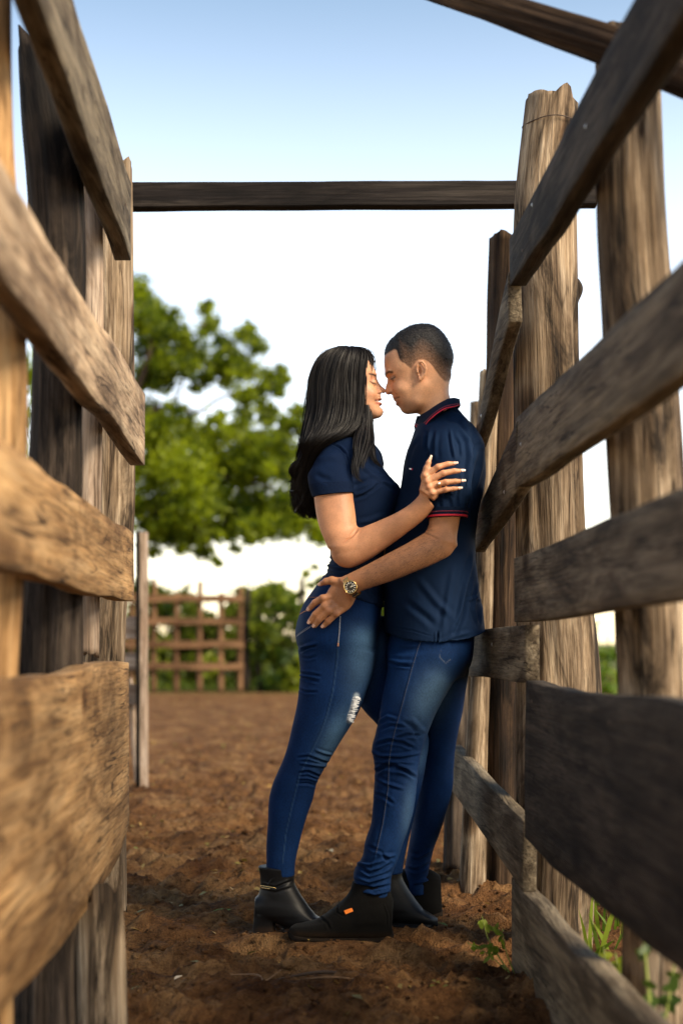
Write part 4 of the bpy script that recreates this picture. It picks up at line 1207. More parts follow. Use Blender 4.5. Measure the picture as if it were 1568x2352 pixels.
S.blob(938, 1860, 16, 70, DENL * .7, .5, 1, .12)
S.blob(905, 1500, 24, 30, DEN * 2.2, .4); S.blob(880, 1620, 18, 60, DEN * 1.9, .4)
seam = mp(MLEG, (655, 320), (620, 400), (540, 660), (470, 920), (400, 1180), (330, 1430), (280, 1650), (250, 1850)) + mp(LEGC, (875, 400), (870, 560), (840, 760), (800, 940), (755, 1080))
S.fold(seam, 2.2, .0022)
S.stain(mp(MLEG, (885, 450), (880, 545), (950, 610), (1010, 560)), .9, (.10, .12, .16), .6)
mj = S.obj('jeans', M_DENIM, man)
def stitches(name, parent, poly, SV, SPX, mat, gap=4.2, ln=2.4, w=.0006, off=.0015):
    """little thread bars lying along a line on the cloth"""
    poly = np.array(poly, float)
    seg = np.linalg.norm(np.diff(poly, axis=0), axis=1); acc = np.concatenate([[0], np.cumsum(seg)])
    vs = []
    for d in np.arange(0, acc[-1], gap):
        pts = []
        for t in (d, min(d + ln, acc[-1])):
            i = min(np.searchsorted(acc, t, side='right') - 1, len(seg) - 1)
            pts.append(poly[i] + (poly[i + 1] - poly[i]) * ((t - acc[i]) / max(seg[i], 1e-6)))
        y0 = surf_y(pts[0][0], pts[0][1], SV, SPX) - off
        a, b_ = P(*pts[0], y0), P(*pts[1], y0)
        u = b_ - a; u /= max(np.linalg.norm(u), 1e-9); s_ = np.cross(u, [0, 1, 0]) * w
        vs += [a - s_, a + s_, b_ + s_, b_ - s_]
    return add_mesh(name, np.array(vs), np.arange(len(vs)).reshape(-1, 4), mat, parent, False)
M_THR = plain('seam_thread', (.07, .075, .085), .8)
stitches('stitching', mj, seam[:-1], S.v, S.px, M_THR)

# boots
def boot_man(cols, shaft, Y, near):
    e = Vol(np.array([-.25, Y - .12, -.03]), np.array([.40, Y + .12, .26]), .003)
    e.loft([(a, b_, c, d, Y, h) for a, b_, c, d, h in cols], k=.01, m=60, n=36, power=2.6)
    e.loft([(a, b_, c, d, Y, h) for a, b_, c, d, h in shaft], k=.02, m=30, n=36)
    return e.surface(2)
cols = [(899, 2066, 901, 2158, .030), (885, 2056, 885, 2159, .040), (860, 2045, 860, 2160, .046), (830, 2045, 830, 2160, .048), (803, 2056, 803, 2159, .047), (766, 2086, 766, 2158, .047), (726, 2113, 726, 2157, .049), (698, 2121, 698, 2156, .045), (676, 2125, 676, 2154, .034), (665, 2132, 665, 2148, .016)]
shaft = [(808, 2024, 897, 2036, .048), (804, 2046, 897, 2056, .049), (800, 2070, 895, 2080, .05), (800, 2110, 893, 2110, .046)]
v, q, n = boot_man(cols, shaft, 4.05, True)
S = Skin(v, q, n, (.004, .0037, .0034))
S.noise((20, 20, 20), .0012, 3)
S.fold(mp(BOOT, (680, 480), (670, 530), (720, 560)), 2, -.003); S.fold(mp(BOOT, (1020, 470), (1050, 560), (1050, 640)), 2, .003); S.fold(mp(BOOT, (540, 560), (600, 610), (620, 660)), 3, -.003)
S.stain([(668, 2128), (700, 2126), (740, 2120)], 4, (.014, .013, .012), .5, 1)
S.stain([(668, 2146), (720, 2150), (800, 2152), (898, 2152)], 8, (.03, .017, .008), .55, 1)
bt = S.obj('boot', M_SUEDE, man)
sole_rows = [(903, 2140, 903, 2164, 4.05, .030), (880, 2146, 880, 2164, 4.05, .044), (830, 2148, 830, 2163, 4.05, .051), (766, 2147, 766, 2162, 4.05, .051), (726, 2145, 726, 2161, 4.05, .053), (698, 2143, 698, 2160, 4.05, .049), (676, 2140, 676, 2158, 4.05, .038), (662, 2137, 662, 2152, 4.05, .016)]
v, q, t_ = rings_mesh(loft_rings(sole_rows, 50, 32, 3.2))
add_mesh('sole', v, [tuple(x) for x in q] + [tuple(x) for x in t_], plain('rubber_sole', (.011, .0075, .0048), .85, 0, .5, 60, .3, .1), bt, True)
by = surf_y(800, 2092, S.v, S.px)
patch('pull_tag', mp(BOOT, (724, 520), (782, 500), (792, 524), (736, 546)), lambda x, y: by - .003, M_ORANGE, bt, .003)
v, q, n = boot_man([(a + 112, b_ - 54, c + 112, d - 53, h) for a, b_, c, d, h in cols], [(928, 2020, 988, 2030, .045), (925, 2040, 1000, 2048, .046), (920, 2070, 1006, 2075, .046), (918, 2090, 1008, 2090, .04)], 4.37, False)
S = Skin(v, q, n, (.004, .0037, .0034))
bt2 = S.obj('boot', M_SUEDE, man)
sr2 = [(a + 112, b_ - 53, c + 112, d - 52, 4.37, h) for a, b_, c, d, _, h in sole_rows]
v, q, t_ = rings_mesh(loft_rings(sr2, 40, 28, 3.2))
add_mesh('sole', v, [tuple(x) for x in q] + [tuple(x) for x in t_], bpy.data.materials['rubber_sole'], bt2, True)

# wrist watch
watch = bpy.data.objects.new('wrist_watch', None); COL.objects.link(watch); watch.parent = man
wc = P(*MHAND(1205, 470), 3.972)
ww = np.array([-.10, -1.0, -.05]); ww /= np.linalg.norm(ww)            # the dial looks this way
wu = np.array([-.42, 0, .9]); wu -= ww * (wu @ ww); wu /= np.linalg.norm(wu); wv = np.cross(wu, ww)
def disc(name, r0, r1, z0, z1, mat, parent, n_=48, dome=0.0):
    rings = []
    prof = [(r0 * .98, z0), (r0, z0 + (z1 - z0) * .3), (r0, z0 + (z1 - z0) * .8), (r1, z1), (r1 * .5, z1 + dome)]
    for r, z in prof:
        rings.append([wc + ww * z + (wu * math.cos(a) + wv * math.sin(a)) * r for a in np.linspace(0, 2 * np.pi, n_, endpoint=False)])
    v, q, t_ = rings_mesh(np.array(rings))
    return add_mesh(name, v, [tuple(x) for x in q] + [tuple(x) for x in t_], mat, parent, True)
case = disc('case', .0200, .0172, -.006, .0048, M_GOLD, watch)
dial = disc('dial', .0163, .0160, .003, .0054, plain('black_dial', (.008, .008, .010), .25), watch)
M_LUME = plain('pale_marker', (.75, .68, .52), .4)
def plate(name, a, rad, l, w, z, mat, parent, th=.0008):
    d = wu * math.cos(a) + wv * math.sin(a); s_ = -wu * math.sin(a) + wv * math.cos(a)
    c = wc + d * rad + ww * z
    pts = [c + d * i * l / 2 + s_ * j * w / 2 + ww * k * th for k in (0, 1) for i, j in ((-1, -1), (1, -1), (1, 1), (-1, 1))]
    return add_mesh(name, np.array(pts), [(4, 5, 6, 7), (0, 3, 2, 1), (0, 1, 5, 4), (1, 2, 6, 5), (2, 3, 7, 6), (3, 0, 4, 7)], mat, parent, False)
for k in range(12): plate('hour_marker', k * math.pi / 6, .0122, .0046, .0022 if k % 3 else .0034, .0056, M_LUME, watch)
plate('watch_hand', 1.15, .0042, .0085, .0017, .0068, M_LUME, watch); plate('watch_hand', 1.62, .0052, .0112, .0013, .0076, M_LUME, watch)
log('crystal_rim', watch, [(wc + ww * .0052 + (wu * math.cos(a) + wv * math.sin(a)) * .0172, .0014) for a in np.linspace(0, 2 * np.pi, 40)], M_GOLD, n=8, m=90, rough=0, cracks=0, topcut=0)
# band links round the wrist
axw = P(*MHAND(1400, 330), 3.985) - P(*MHAND(1050, 560), 4.0); axw /= np.linalg.norm(axw)
ctr = P(*MHAND(1235, 455), 4.003)
for k in range(20):
    a = k / 20 * 2 * np.pi
    # ring in the plane spanned by wu' and depth
    uu = wu - axw * (wu @ axw); uu /= np.linalg.norm(uu); dd = np.cross(axw, uu)
    rad_u, rad_d = .0305, .0265
    c = ctr + uu * math.cos(a) * rad_u + dd * math.sin(a) * rad_d
    if np.linalg.norm(c - wc) < .016: continue
    tan = -uu * math.sin(a) * rad_u + dd * math.cos(a) * rad_d; tan /= np.linalg.norm(tan)
    nor = np.cross(tan, axw)
    pts = [c + tan * i * .0044 + axw * j * .0095 + nor * l * .0016 for l in (-1, 1) for i, j in ((-1, -1), (1, -1), (1, 1), (-1, 1))]
    o = add_mesh('band_link', np.array(pts), [(4, 5, 6, 7), (0, 3, 2, 1), (0, 1, 5, 4), (1, 2, 6, 5), (2, 3, 7, 6), (3, 0, 4, 7)], M_GOLD, watch, False)
    bv = o.modifiers.new('bevel', 'BEVEL'); bv.width = .0009; bv.segments = 2
# ------------------------------------------------------------------ the woman
woman = empty('person', 'woman with long black hair, navy shirt and ripped jeans facing the man', 'person')
WY = 4.23
HY = 4.20                       # the heads meet on one plane
V_ = Vol((-.20, 3.86, .80), (.33, 4.50, 1.76), .0025)
V_.loft(yrows([(805, 800, 818, .02), (809, 782, 836, .045), (819, 764, 846, .06), (832, 752, 853, .068), (848, 746, 859.5, .071), (860, 744, 862, .072), (872, 744, 862, .071), (884, 746, 863, .069), (896, 750, 864.5, .067), (908, 756, 866.5, .064), (920, 766, 868.5, .060), (932, 780, 870.5, .055), (942, 794, 873, .048), (950, 810, 875, .040), (957, 828, 873, .028), (960, 842, 862, .015)], HY), m=90, n=48, power=2.35, k=.004)
E(V_, 857, 862, HY, 7, 7, .042, .010)
for sg in (-1, 1):
    E(V_, 861, 879, HY + sg * .036, 9, 9, .016, .008, 'sub')
    E(V_, 855.5, 879, HY + sg * .033, 9, 8.5, .0125, .004)
    E(V_, 848, 905, HY + sg * .038, 17, 13, .017, .016)
    E(V_, 870.5, 900.5, HY + sg * .0115, 7, 5.5, .0072, .004)
    E(V_, 867.5, 892, HY + sg * .006, 6.5, 7, .008, .005)
    E(V_, 872, 905, HY + sg * .0075, 3.8, 1.6, .0036, .002, 'sub')
    CH(V_, [(800, 900, 13, sg * .05), (820, 935, 12, sg * .04), (860, 948, 10, sg * .015)], HY, .014)
CH(V_, [(860, 870, 5.4), (863, 878, 5), (869.5, 888, 5.2), (877, 895.5, 5.6), (880.5, 898, 5.6)], HY, .004)
E(V_, 869, 911, HY, 5.5, 5, .018, .006)
E(V_, 870.5, 917, HY, 6.4, 3.3, .0195, .002)
E(V_, 871.5, 928, HY, 6.4, 4.0, .0185, .0025)
for sg in (-1, 1): CH(V_, [(880, 922.5, .8), (868, 921.5, .8, sg * .014), (861, 918.5, .8, sg * .024)], HY, .0015, 'sub')
E(V_, 869.5, 946, HY, 11, 9, .022, .009)
V_.loft(yrows([(925, 786, 842, .045), (950, 788, 846, .046), (970, 788, 846, .047), (990, 782, 844, .05), (1012, 772, 848, .07), (1030, 765, 850, .1)], WY - .015), k=.02, power=2.1)
V_.loft(yrows([(1015, 765, 842, .08), (1060, 740, 862, .13), (1120, 740, 890, .135), (1200, 755, 880, .12), (1260, 768, 868, .11), (1380, 735, 865, .13), (1470, 715, 850, .12)], WY + .01), k=.02)
# near arm
V_.loft([(728, 1060, 796, 1050, 4.10, .045), (718, 1095, 803, 1090, 4.085, .046), (719, 1120, 808, 1115, 4.075, .046), (721, 1143, 811, 1143, 4.07, .046), (725, 1175, 816, 1180, 4.06, .045), (732, 1207, 819, 1210, 4.052, .043), (741, 1232, 822, 1232, 4.046, .041), (753, 1258, 822, 1250, 4.042, .037)], k=.02, power=2.1)
V_.loft([(775, 1250, 786, 1296, 4.042, .026), (795, 1236, 803, 1303, 4.038, .035), (825, 1215, 843, 1288, 4.028, .037), (867, 1197, 891, 1256, 4.01, .034), (912, 1176, 937, 1222, 3.975, .028), (950, 1150, 980, 1186, 3.950, .023), (966, 1132, 997, 1164, 3.938, .021)], k=.028, power=2.1)
E(V_, 790, 1268, 4.04, 30, 32, .034, .02)
# far arm behind him
CH(V_, [(790, 1060, 34, .15), (830, 1180, 30, .22), (950, 1150, 26, .24), (1060, 1110, 20, .20)], WY, .02)
# hand on his sleeve
HYW = 3.912
def WHp(cx, cy, r, dY=0.0): return (*WHAND(cx, cy), r * .08594, dY)
a0 = [WHAND(*p) for p in ((215, 1130), (620, 1420), (270, 920), (740, 1280), (320, 730), (700, 1230), (430, 640), (640, 1180))]
V_.loft([(*a0[0], *a0[1], HYW + .014, .020), (*a0[2], *a0[3], HYW + .008, .015), (*a0[4], *a0[5], HYW + .004, .0125), (*a0[6], *a0[7], HYW + .003, .010)], k=.012, power=2.3)
fingers_w = [[WHp(430, 720, 95, .003), WHp(720, 505, 84, -.002), WHp(985, 425, 74, .000), WHp(1165, 412, 56, .004)],
             [WHp(470, 880, 98, .0), WHp(860, 675, 86, -.006), WHp(1160, 615, 76, -.002), WHp(1355, 612, 56, .006)],
             [WHp(500, 1030, 94, .001), WHp(930, 915, 82, -.006), WHp(1190, 890, 72, -.002), WHp(1365, 884, 54, .006)],
             [WHp(570, 1190, 90, .004), WHp(930, 1115, 76, -.002), WHp(1140, 1090, 66, .001), WHp(1280, 1080, 50, .007)]]
for f in fingers_w: CH(V_, f, HYW, .0022)
for f, (kx, ky) in zip(fingers_w, ((340, 740), (390, 900), (440, 1050), (530, 1200))):
    E(V_, *WHAND(kx + 40, ky), HYW - .007, 6, 5.5, .006, .008); E(V_, f[1][0], f[1][1], HYW - .007, 6, 5.5, .005, .006)
thumb_w = [WHp(360, 760, 110, .006), WHp(420, 545, 84, .004), WHp(470, 390, 62, .002), WHp(508, 275, 40, .004)]
CH(V_, thumb_w, HYW, .006)
v, q, n = V_.surface(2)
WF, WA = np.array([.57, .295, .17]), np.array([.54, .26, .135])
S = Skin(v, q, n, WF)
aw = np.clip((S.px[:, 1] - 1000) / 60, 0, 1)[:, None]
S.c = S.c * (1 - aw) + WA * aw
S.stain(mp(WHEAD, (1195, 478), (1250, 488), (1300, 515)), 2.3, (.012, .008, .007), .95, 1.5)
S.blob(*WHEAD(1235, 545), 9, 5, (.42, .16, .10), .5)
S.stain(mp(WHEAD, (1205, 590), (1240, 615), (1280, 622)), 1.5, (.012, .008, .007), .95, 1.4)
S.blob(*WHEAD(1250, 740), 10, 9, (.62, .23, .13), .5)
S.stain(mp(WHEAD, (1320, 765), (1370, 760)), 1.3, (.10, .03, .02), .9, 1.2)
S.stain(mp(WHEAD, (1290, 862), (1330, 862), (1378, 862)), 2.6, (.20, .035, .035), .85, 1.2)
S.stain(mp(WHEAD, (1300, 905), (1345, 920), (1388, 940)), 2.4, (.34, .07, .07), .8, 1.2)
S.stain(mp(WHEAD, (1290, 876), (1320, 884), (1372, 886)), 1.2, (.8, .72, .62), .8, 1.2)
S.stain(mp(WHEAD, (1278, 862), (1300, 880)), 1.2, (.09, .02, .02), .9, 1.2)
S.stain(mp(WHEAD, (1270, 800), (1262, 860), (1275, 920)), 1.6, (.38, .17, .09), .4, 1)
for f in fingers_w: S.blob(f[1][0], f[1][1], 6, 5, (.34, .14, .07), .45)
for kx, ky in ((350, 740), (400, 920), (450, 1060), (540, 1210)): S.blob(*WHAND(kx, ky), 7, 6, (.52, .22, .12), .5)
S.fold([(791, 1243), (806, 1234), (821, 1217)], 2.5, -.004)
S.stain([(789, 1245), (806, 1235), (822, 1216)], 2.2, (.25, .09, .04), .5, 1)
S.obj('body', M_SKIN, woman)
add_nails(fingers_w + [thumb_w], HYW, M_NAILM, woman, (.010, .008), (.45, 0, .25), M_NAILW)
# eyelashes
lash = []
for k in range(16):
    t = k / 15
    x, y = WHEAD(1205 + 75 * t, 592 + 30 * t - 6 * math.sin(t * 3))
    a = P(x, y, HY - .044 + .008 * t); b_ = P(x + 2.6, y + 3.2, HY - .047 + .008 * t)
    lash += [a + [0, 0, .0004], a - [0, 0, .0004], b_]
add_mesh('eyelashes', np.array(lash), np.arange(len(lash)).reshape(-1, 3), plain('lash_black', (.01, .008, .008), .6), woman, False)
# ring on the third finger
rc = P(*WHAND(745, 985), HYW - .003); rax = P(*WHAND(930, 915), HYW) - P(*WHAND(560, 1020), HYW); rax /= np.linalg.norm(rax)
ru = np.cross(rax, [0, 1, 0]); ru /= np.linalg.norm(ru); rw = np.cross(rax, ru)
rg = log('finger_ring', woman, [(rc + (ru * math.cos(a) + rw * math.sin(a)) * .0090, .0012) for a in np.linspace(0, 2 * np.pi, 30)], M_GOLD, n=10, m=60, rough=0, cracks=0, topcut=0)
stone_c = rc - rw * .0 + np.array([0, -1, 0]) * .0095 + ru * .0025
rr_ = []
for z, r in ((-.001, .0036), (.001, .0042), (.0022, .0032), (.0026, .0008)):
    rr_.append([stone_c + np.array([0, -1, 0]) * z + (ru * math.cos(a) + rax * math.sin(a)) * r for a in np.linspace(0, 2 * np.pi, 14, endpoint=False)])
v, q, t_ = rings_mesh(np.array(rr_))
add_mesh('ring_stone', v, [tuple(x) for x in q] + [tuple(x) for x in t_], plain('ring_stone', (.9, .82, .62), .15, .6), rg, True)

# shirt
V_ = Vol((-.16, 3.96, .78), (.24, 4.50, 1.58), .0032)
V_.loft([(778, 1002, 842, 1006, WY, .06), (748, 1016, 852, 1018, WY, .115), (732, 1038, 868, 1036, WY, .15), (724, 1065, 877, 1060, WY, .162), (722, 1085, 882, 1080, WY, .166), (722, 1104, 900, 1102, WY, .166), (724, 1120, 917, 1118, WY, .165), (728, 1138, 921, 1136, WY, .163), (733, 1162, 916, 1160, WY, .156), (740, 1192, 905, 1190, WY, .147), (748, 1222, 893, 1220, WY, .139), (755, 1250, 885, 1252, WY, .134), (759, 1275, 881, 1285, WY, .133), (755, 1300, 880, 1315, WY, .136), (747, 1322, 880, 1345, WY, .143), (734, 1340, 880, 1372, WY, .152), (724, 1354, 881, 1397, WY, .160)], m=100, n=60, k=.006)
sw = [(750, 1018, 792, 1030, 4.14, .035), (735, 1040, 798, 1040, 4.11, .046), (718, 1072, 804, 1072, 4.09, .050), (708, 1094, 807, 1090, 4.08, .051), (711, 1118, 809.5, 1112, 4.072, .0505), (719, 1142, 811, 1132, 4.066, .050)]
V_.loft(sw, m=60, n=48, k=.018)
v, q, n = V_.surface(2)
WNAVY = np.array([.0030, .0115, .038])
S = Skin(v, q, n, WNAVY)
S.noise((10, 10, 6), .0022, 24)
for poly, w, a in [
    (mp(WTOR, (640, 255), (760, 300), (850, 400), (910, 560), (940, 760)), 2.2, -.006), (mp(WTOR, (820, 330), (890, 480), (930, 640)), 4, .003),
    (mp(WTOR, (950, 880), (1050, 840), (1150, 800), (1250, 760)), 6, -.004), (mp(WTOR, (980, 1060), (1100, 1010), (1230, 930), (1370, 820)), 4, -.006), (mp(WTOR, (1000, 1010), (1150, 960), (1300, 860)), 5, .004), (mp(WTOR, (1370, 810), (1420, 800), (1500, 840), (1560, 900)), 4, .006),
    (mp(WTOR, (1100, 560), (1250, 700), (1420, 760)), 6, .004), (mp(WTOR, (1010, 1420), (1200, 1380), (1400, 1300)), 6, .003), (mp(WTOR, (1210, 420), (1330, 600), (1480, 740), (1560, 860)), 2.2, -.004),
    (mp(WTOR, (430, 500), (560, 440), (700, 420)), 8, .003), (mp(WTOR, (400, 700), (520, 760), (640, 800)), 7, -.003),
    ([(745, 1296), (770, 1304), (800, 1306)], 4, .006), ([(750, 1284), (775, 1290)], 3.5, -.005), ([(742, 1312), (780, 1322), (815, 1322)], 4, -.006), ([(738, 1325), (790, 1332)], 4, .005), ([(830, 1330), (850, 1360), (870, 1385)], 5, .004)]:
    S.fold(poly, w, a)
wshirt = S.obj('polo_shirt', M_KNIT, woman)
band('sleeve_cuff', wshirt, sw[2:], .60, .998, .0018, plain('woman_rib', (.0026, .0095, .031), .85, 0, .12, 200, .2, .12))
# small fold-down collar showing at the throat
cp = [(838, 1003, -.045), (858, 1022, -.04), (872, 1040, -.03), (879, 1066, -.016)]; cq = [(828, 1020, -.065), (846, 1040, -.066), (864, 1060, -.058), (876, 1078, -.03)]
ci, cj = catmull(cp, 14), catmull(cq, 14)
cv = [P(a[0], a[1], WY + a[2]) for a in ci] + [P(b_[0], b_[1], WY + b_[2] - .01) for b_ in cj]
cf = [(i, i + 1, 14 + i + 1, 14 + i) for i in range(13)]
co_ = add_mesh('collar', np.array(cv), cf, bpy.data.materials['woman_rib'], wshirt, True)
sm = co_.modifiers.new('thickness', 'SOLIDIFY'); sm.thickness = .004

# jeans
V_ = Vol((-.30, 3.96, .05), (.30, 4.50, 1.06), .0032)
V_.loft([(742, 1322, 874, 1352, WY, .135), (724, 1347, 877, 1380, WY, .148), (709, 1368, 877, 1392, WY, .160), (695, 1391, 876, 1402, WY, .166), (683.5, 1422, 873, 1428, WY, .172), (678, 1452, 869, 1455, WY, .175), (681, 1475, 866, 1482, WY, .172), (689, 1500, 861, 1508, WY, .160), (692, 1525, 856, 1532, WY, .14)], k=.008, m=50, n=56)
V_.loft([(688, 1494, 861, 1500, 4.165, .088), (689, 1520, 858, 1526, 4.16, .089), (689.5, 1546, 853, 1554, 4.155, .087), (687, 1582, 842, 1588, 4.15, .084), (681, 1625, 826, 1631, 4.15, .08), (671, 1666, 806, 1667, 4.15, .075), (660, 1713, 775, 1713, 4.15, .068), (648, 1749, 751, 1754, 4.15, .063), (627, 1798, 729, 1796, 4.15, .060), (618, 1830, 719, 1835, 4.15, .058), (615, 1889, 702, 1885, 4.145, .054), (612, 1936, 687, 1938, 4.14, .047), (612, 1985, 678, 1986, 4.135, .043), (613, 2012, 676, 2012, 4.135, .040)], k=.018, m=120, n=44)
V_.loft([(750, 1420, 892, 1415, 4.33, .07), (755, 1460, 898, 1455, 4.325, .08), (760, 1490, 900, 1500, 4.315, .088), (785, 1560, 920, 1560, 4.31, .083), (830, 1625, 948, 1612, 4.30, .078), (872, 1672, 972, 1660, 4.28, .07), (900, 1712, 984, 1700, 4.265, .062), (904, 1760, 977, 1757, 4.25, .058), (890, 1850, 958, 1850, 4.235, .055), (876, 1930, 938, 1930, 4.225, .048), (862, 2005, 923, 2005, 4.215, .041)], k=.018, m=90, n=44)
v, q, n = V_.surface(2)
WDEN = np.array([.0022, .0155, .062]); WDL = np.array([.06, .13, .23])
S = Skin(v, q, n, WDEN)
S.noise((12, 12, 8), .0018, 34)
for poly, w, a in [
    (mp(WLEG, (480, 800), (560, 750), (660, 730)), 2.6, -.010), (mp(WLEG, (470, 770), (560, 720), (680, 690)), 4, .004), (mp(WLEG, (490, 870), (580, 880), (680, 850)), 3, -.004), (mp(WLEG, (470, 1060), (600, 1070), (720, 1090)), 2.6, -.006), (mp(WLEG, (475, 1110), (560, 1140), (700, 1170)), 2.6, -.006), (mp(WLEG, (470, 1085), (600, 1105), (720, 1130)), 2.6, .005), (mp(WLEG, (465, 1260), (540, 1290), (680, 1290)), 2.8, -.006),
    (mp(LEGC, (340, 380), (400, 370), (480, 400), (520, 410)), 3, -.006), (mp(LEGC, (350, 410), (430, 420), (510, 430)), 3, .005), (mp(LEGC, (340, 470), (400, 460), (470, 490)), 3, -.006), (mp(LEGC, (340, 500), (400, 500), (460, 520)), 3, .004), (mp(LEGC, (330, 530), (400, 530), (450, 545)), 3, -.004), (mp(LEGC, (440, 330), (490, 350), (540, 360)), 3, .004),
    (mp(WLEG, (560, 150), (620, 160), (720, 130)), 2.6, -.003), ([(880, 1712), (930, 1722), (970, 1716)], 4, .005)]:
    S.fold(poly, w, a)
S.blob(*WLEG(1280, 640), 34, 22, WDL * 1.05, .75, 1, .5); S.blob(*WLEG(1250, 800), 40, 40, WDL * .8, .6, 1, .3); S.blob(*WLEG(1200, 1050), 34, 70, WDL * .45, .6, 1, .2)
S.blob(*WLEG(900, 1800), 24, 62, WDL * .75, .8, 1, .45); S.blob(*LEGC(520, 330), 18, 40, WDL * .6, .6, 1, .5)
S.blob(*WLEG(450, 560), 10, 60, WDL * .5, .5); S.blob(960, 1725, 26, 46, WDL, .8)
S.blob(*WLEG(700, 620), 40, 30, WDEN * 1.8, .5)
wseam = mp(WLEG, (965, 360), (955, 560), (940, 720), (925, 900), (900, 1100), (870, 1300), (800, 1580), (720, 1800)) + mp(LEGC, (350, 480), (310, 640), (270, 820), (250, 1000))
S.fold(wseam, 2, .002)
S.stain(wseam, 1.0, WDL * .55, .5)
# worn-through patch on the thigh
rip = mp(WLEG, (1165, 1335), (1140, 1420), (1125, 1480), (1100, 1560), (1080, 1640))
S.stain(rip, 6.4, (.30, .36, .42), .8, 1.6); S.fold(rip, 6, -.0025)
wj = S.obj('jeans', M_DENIM, woman)
WSV, WSPX = S.v, S.px
stitches('stitching', wj, mp(WLEG, (965, 360), (955, 560), (942, 690)), WSV, WSPX, plain('pale_thread', (.3, .32, .36), .8), 3.2, 2.6, .0012)
stitches('stitching', wj, mp(WLEG, (430, 608), (520, 545), (590, 500), (608, 470)), WSV, WSPX, bpy.data.materials['pale_thread'], 3, 2.4, .0009)
stitches('stitching', wj, mp(WLEG, (436, 590), (520, 528), (580, 490)), WSV, WSPX, bpy.data.materials['pale_thread'], 3, 2.4, .0006)
stitches('stitching', wj, mp(WLEG, (465, 340), (520, 305), (560, 290)), WSV, WSPX, plain('copper_thread', (.42, .2, .1), .8), 3, 2.4, .0012)
stitches('stitching', wj, mp(WLEG, (575, 128), (650, 130), (710, 125)), WSV, WSPX, bpy.data.materials['copper_thread'], 3, 2.4, .0007)
stitches('stitching', wj, mp(WLEG, (942, 690), (938, 730)), WSV, WSPX, bpy.data.materials['copper_thread'], 3, 2.8, .0022)
# frayed threads across the rip
th_v = []
rt = np.random.default_rng(12)
ripa = np.array(rip)
for k in range(74):
    t = rt.uniform(0, 1) * (len(ripa) - 1); i = min(int(t), len(ripa) - 2)
    c = ripa[i] + (ripa[i + 1] - ripa[i]) * (t - i) + [rt.uniform(-3, 3), rt.uniform(-2, 2)]
    hl_ = rt.uniform(4, 10); tl = rt.uniform(-.12, .30)
    yy = surf_y(c[0], c[1], WSV, WSPX) - .002
    a, b_ = P(c[0] - hl_, c[1] - hl_ * tl, yy + .002), P(c[0] + hl_, c[1] + hl_ * tl, yy + .003)
    mdp = P(c[0], c[1] + rt.uniform(-1.5, 1.5), yy - .001)
    w = np.array([0, 0, rt.uniform(.0006, .0013)])
    th_v += [a - w, mdp - w, mdp + w, a + w, mdp - w, b_ - w, b_ + w, mdp + w]
add_mesh('frayed_threads', np.array(th_v), np.arange(len(th_v)).reshape(-1, 4), plain('white_thread', (.62, .64, .66), .8), wj, False)

# heeled boots
def boot_w(dx, dy, Y):
    e = Vol(P(575 + dx, 2150 + dy, Y) - [.02, .10, .04], P(760 + dx, 1960 + dy, Y) + [.02, .10, .04], .0028)
    sh = lambda L: [(a + dx, b_ + dy, c + dx, d + dy, Y, h) for a, b_, c, d, h in L]
    e.loft(sh([(593, 1988, 677, 1993, .043), (597, 2010, 676, 2014, .041), (598, 2032, 677, 2028, .040), (594, 2052, 689, 2052, .042), (588, 2075, 704, 2074, .043), (587, 2098, 720, 2098, .040)]), k=.006, m=40)
    e.loft(sh([(586, 2062, 586, 2106, .03), (610, 2056, 612, 2112, .04), (640, 2060, 640, 2122, .042), (670, 2066, 668, 2137, .042), (700, 2084, 698, 2139, .043), (726, 2103, 726, 2139, .041), (745, 2114, 745, 2138, .032), (758, 2122, 757, 2134, .014)]), k=.012, m=50, power=2.5)
    e.loft(sh([(584, 2095, 636, 2104, .036), (582, 2118, 633, 2118, .033), (581, 2143, 633, 2143, .032)]), k=.004, m=20, power=3)
    e.loft(sh([(650, 2128, 650, 2141, .036), (700, 2131, 700, 2143, .044), (735, 2131, 735, 2142, .04), (758, 2129, 758, 2139, .016)]), k=.002, m=20, power=3)
    v, q, n = e.surface(2)
    return Skin(v, q, n, (.0035, .0035, .0042))
S = boot_w(0, 0, 4.135)
S.fold(mp(BOOT, (120, 330), (220, 350), (340, 300)), 2.4, -.004); S.fold(mp(BOOT, (110, 345), (220, 370), (350, 330)), 3, .002); S.fold(mp(BOOT, (160, 340), (190, 300), (210, 280)), 2, .002)
S.stain([(582, 2138), (632, 2138)], 8, (.035, .018, .008), .5, 1); S.stain([(660, 2137), (740, 2137)], 5, (.035, .018, .008), .5, 1)
wb = S.obj('heeled_boot', M_LEATHER, woman)
yy = surf_y(610, 2040, S.v, S.px) - .003
px_b = mp(BOOT, (112, 334), (220, 352), (222, 364), (116, 350))
for a, b_ in ((0, 1), (1, 2), (2, 3), (3, 0)):
    log('buckle_bar', wb, [(P(*px_b[a], yy), .0011), (P(*px_b[b_], yy), .0011)], M_GOLD, n=8, m=8, rough=0, cracks=0, topcut=0, upright=False)
S = boot_w(247, -13, 4.215)
S.obj('heeled_boot', M_LEATHER, woman)

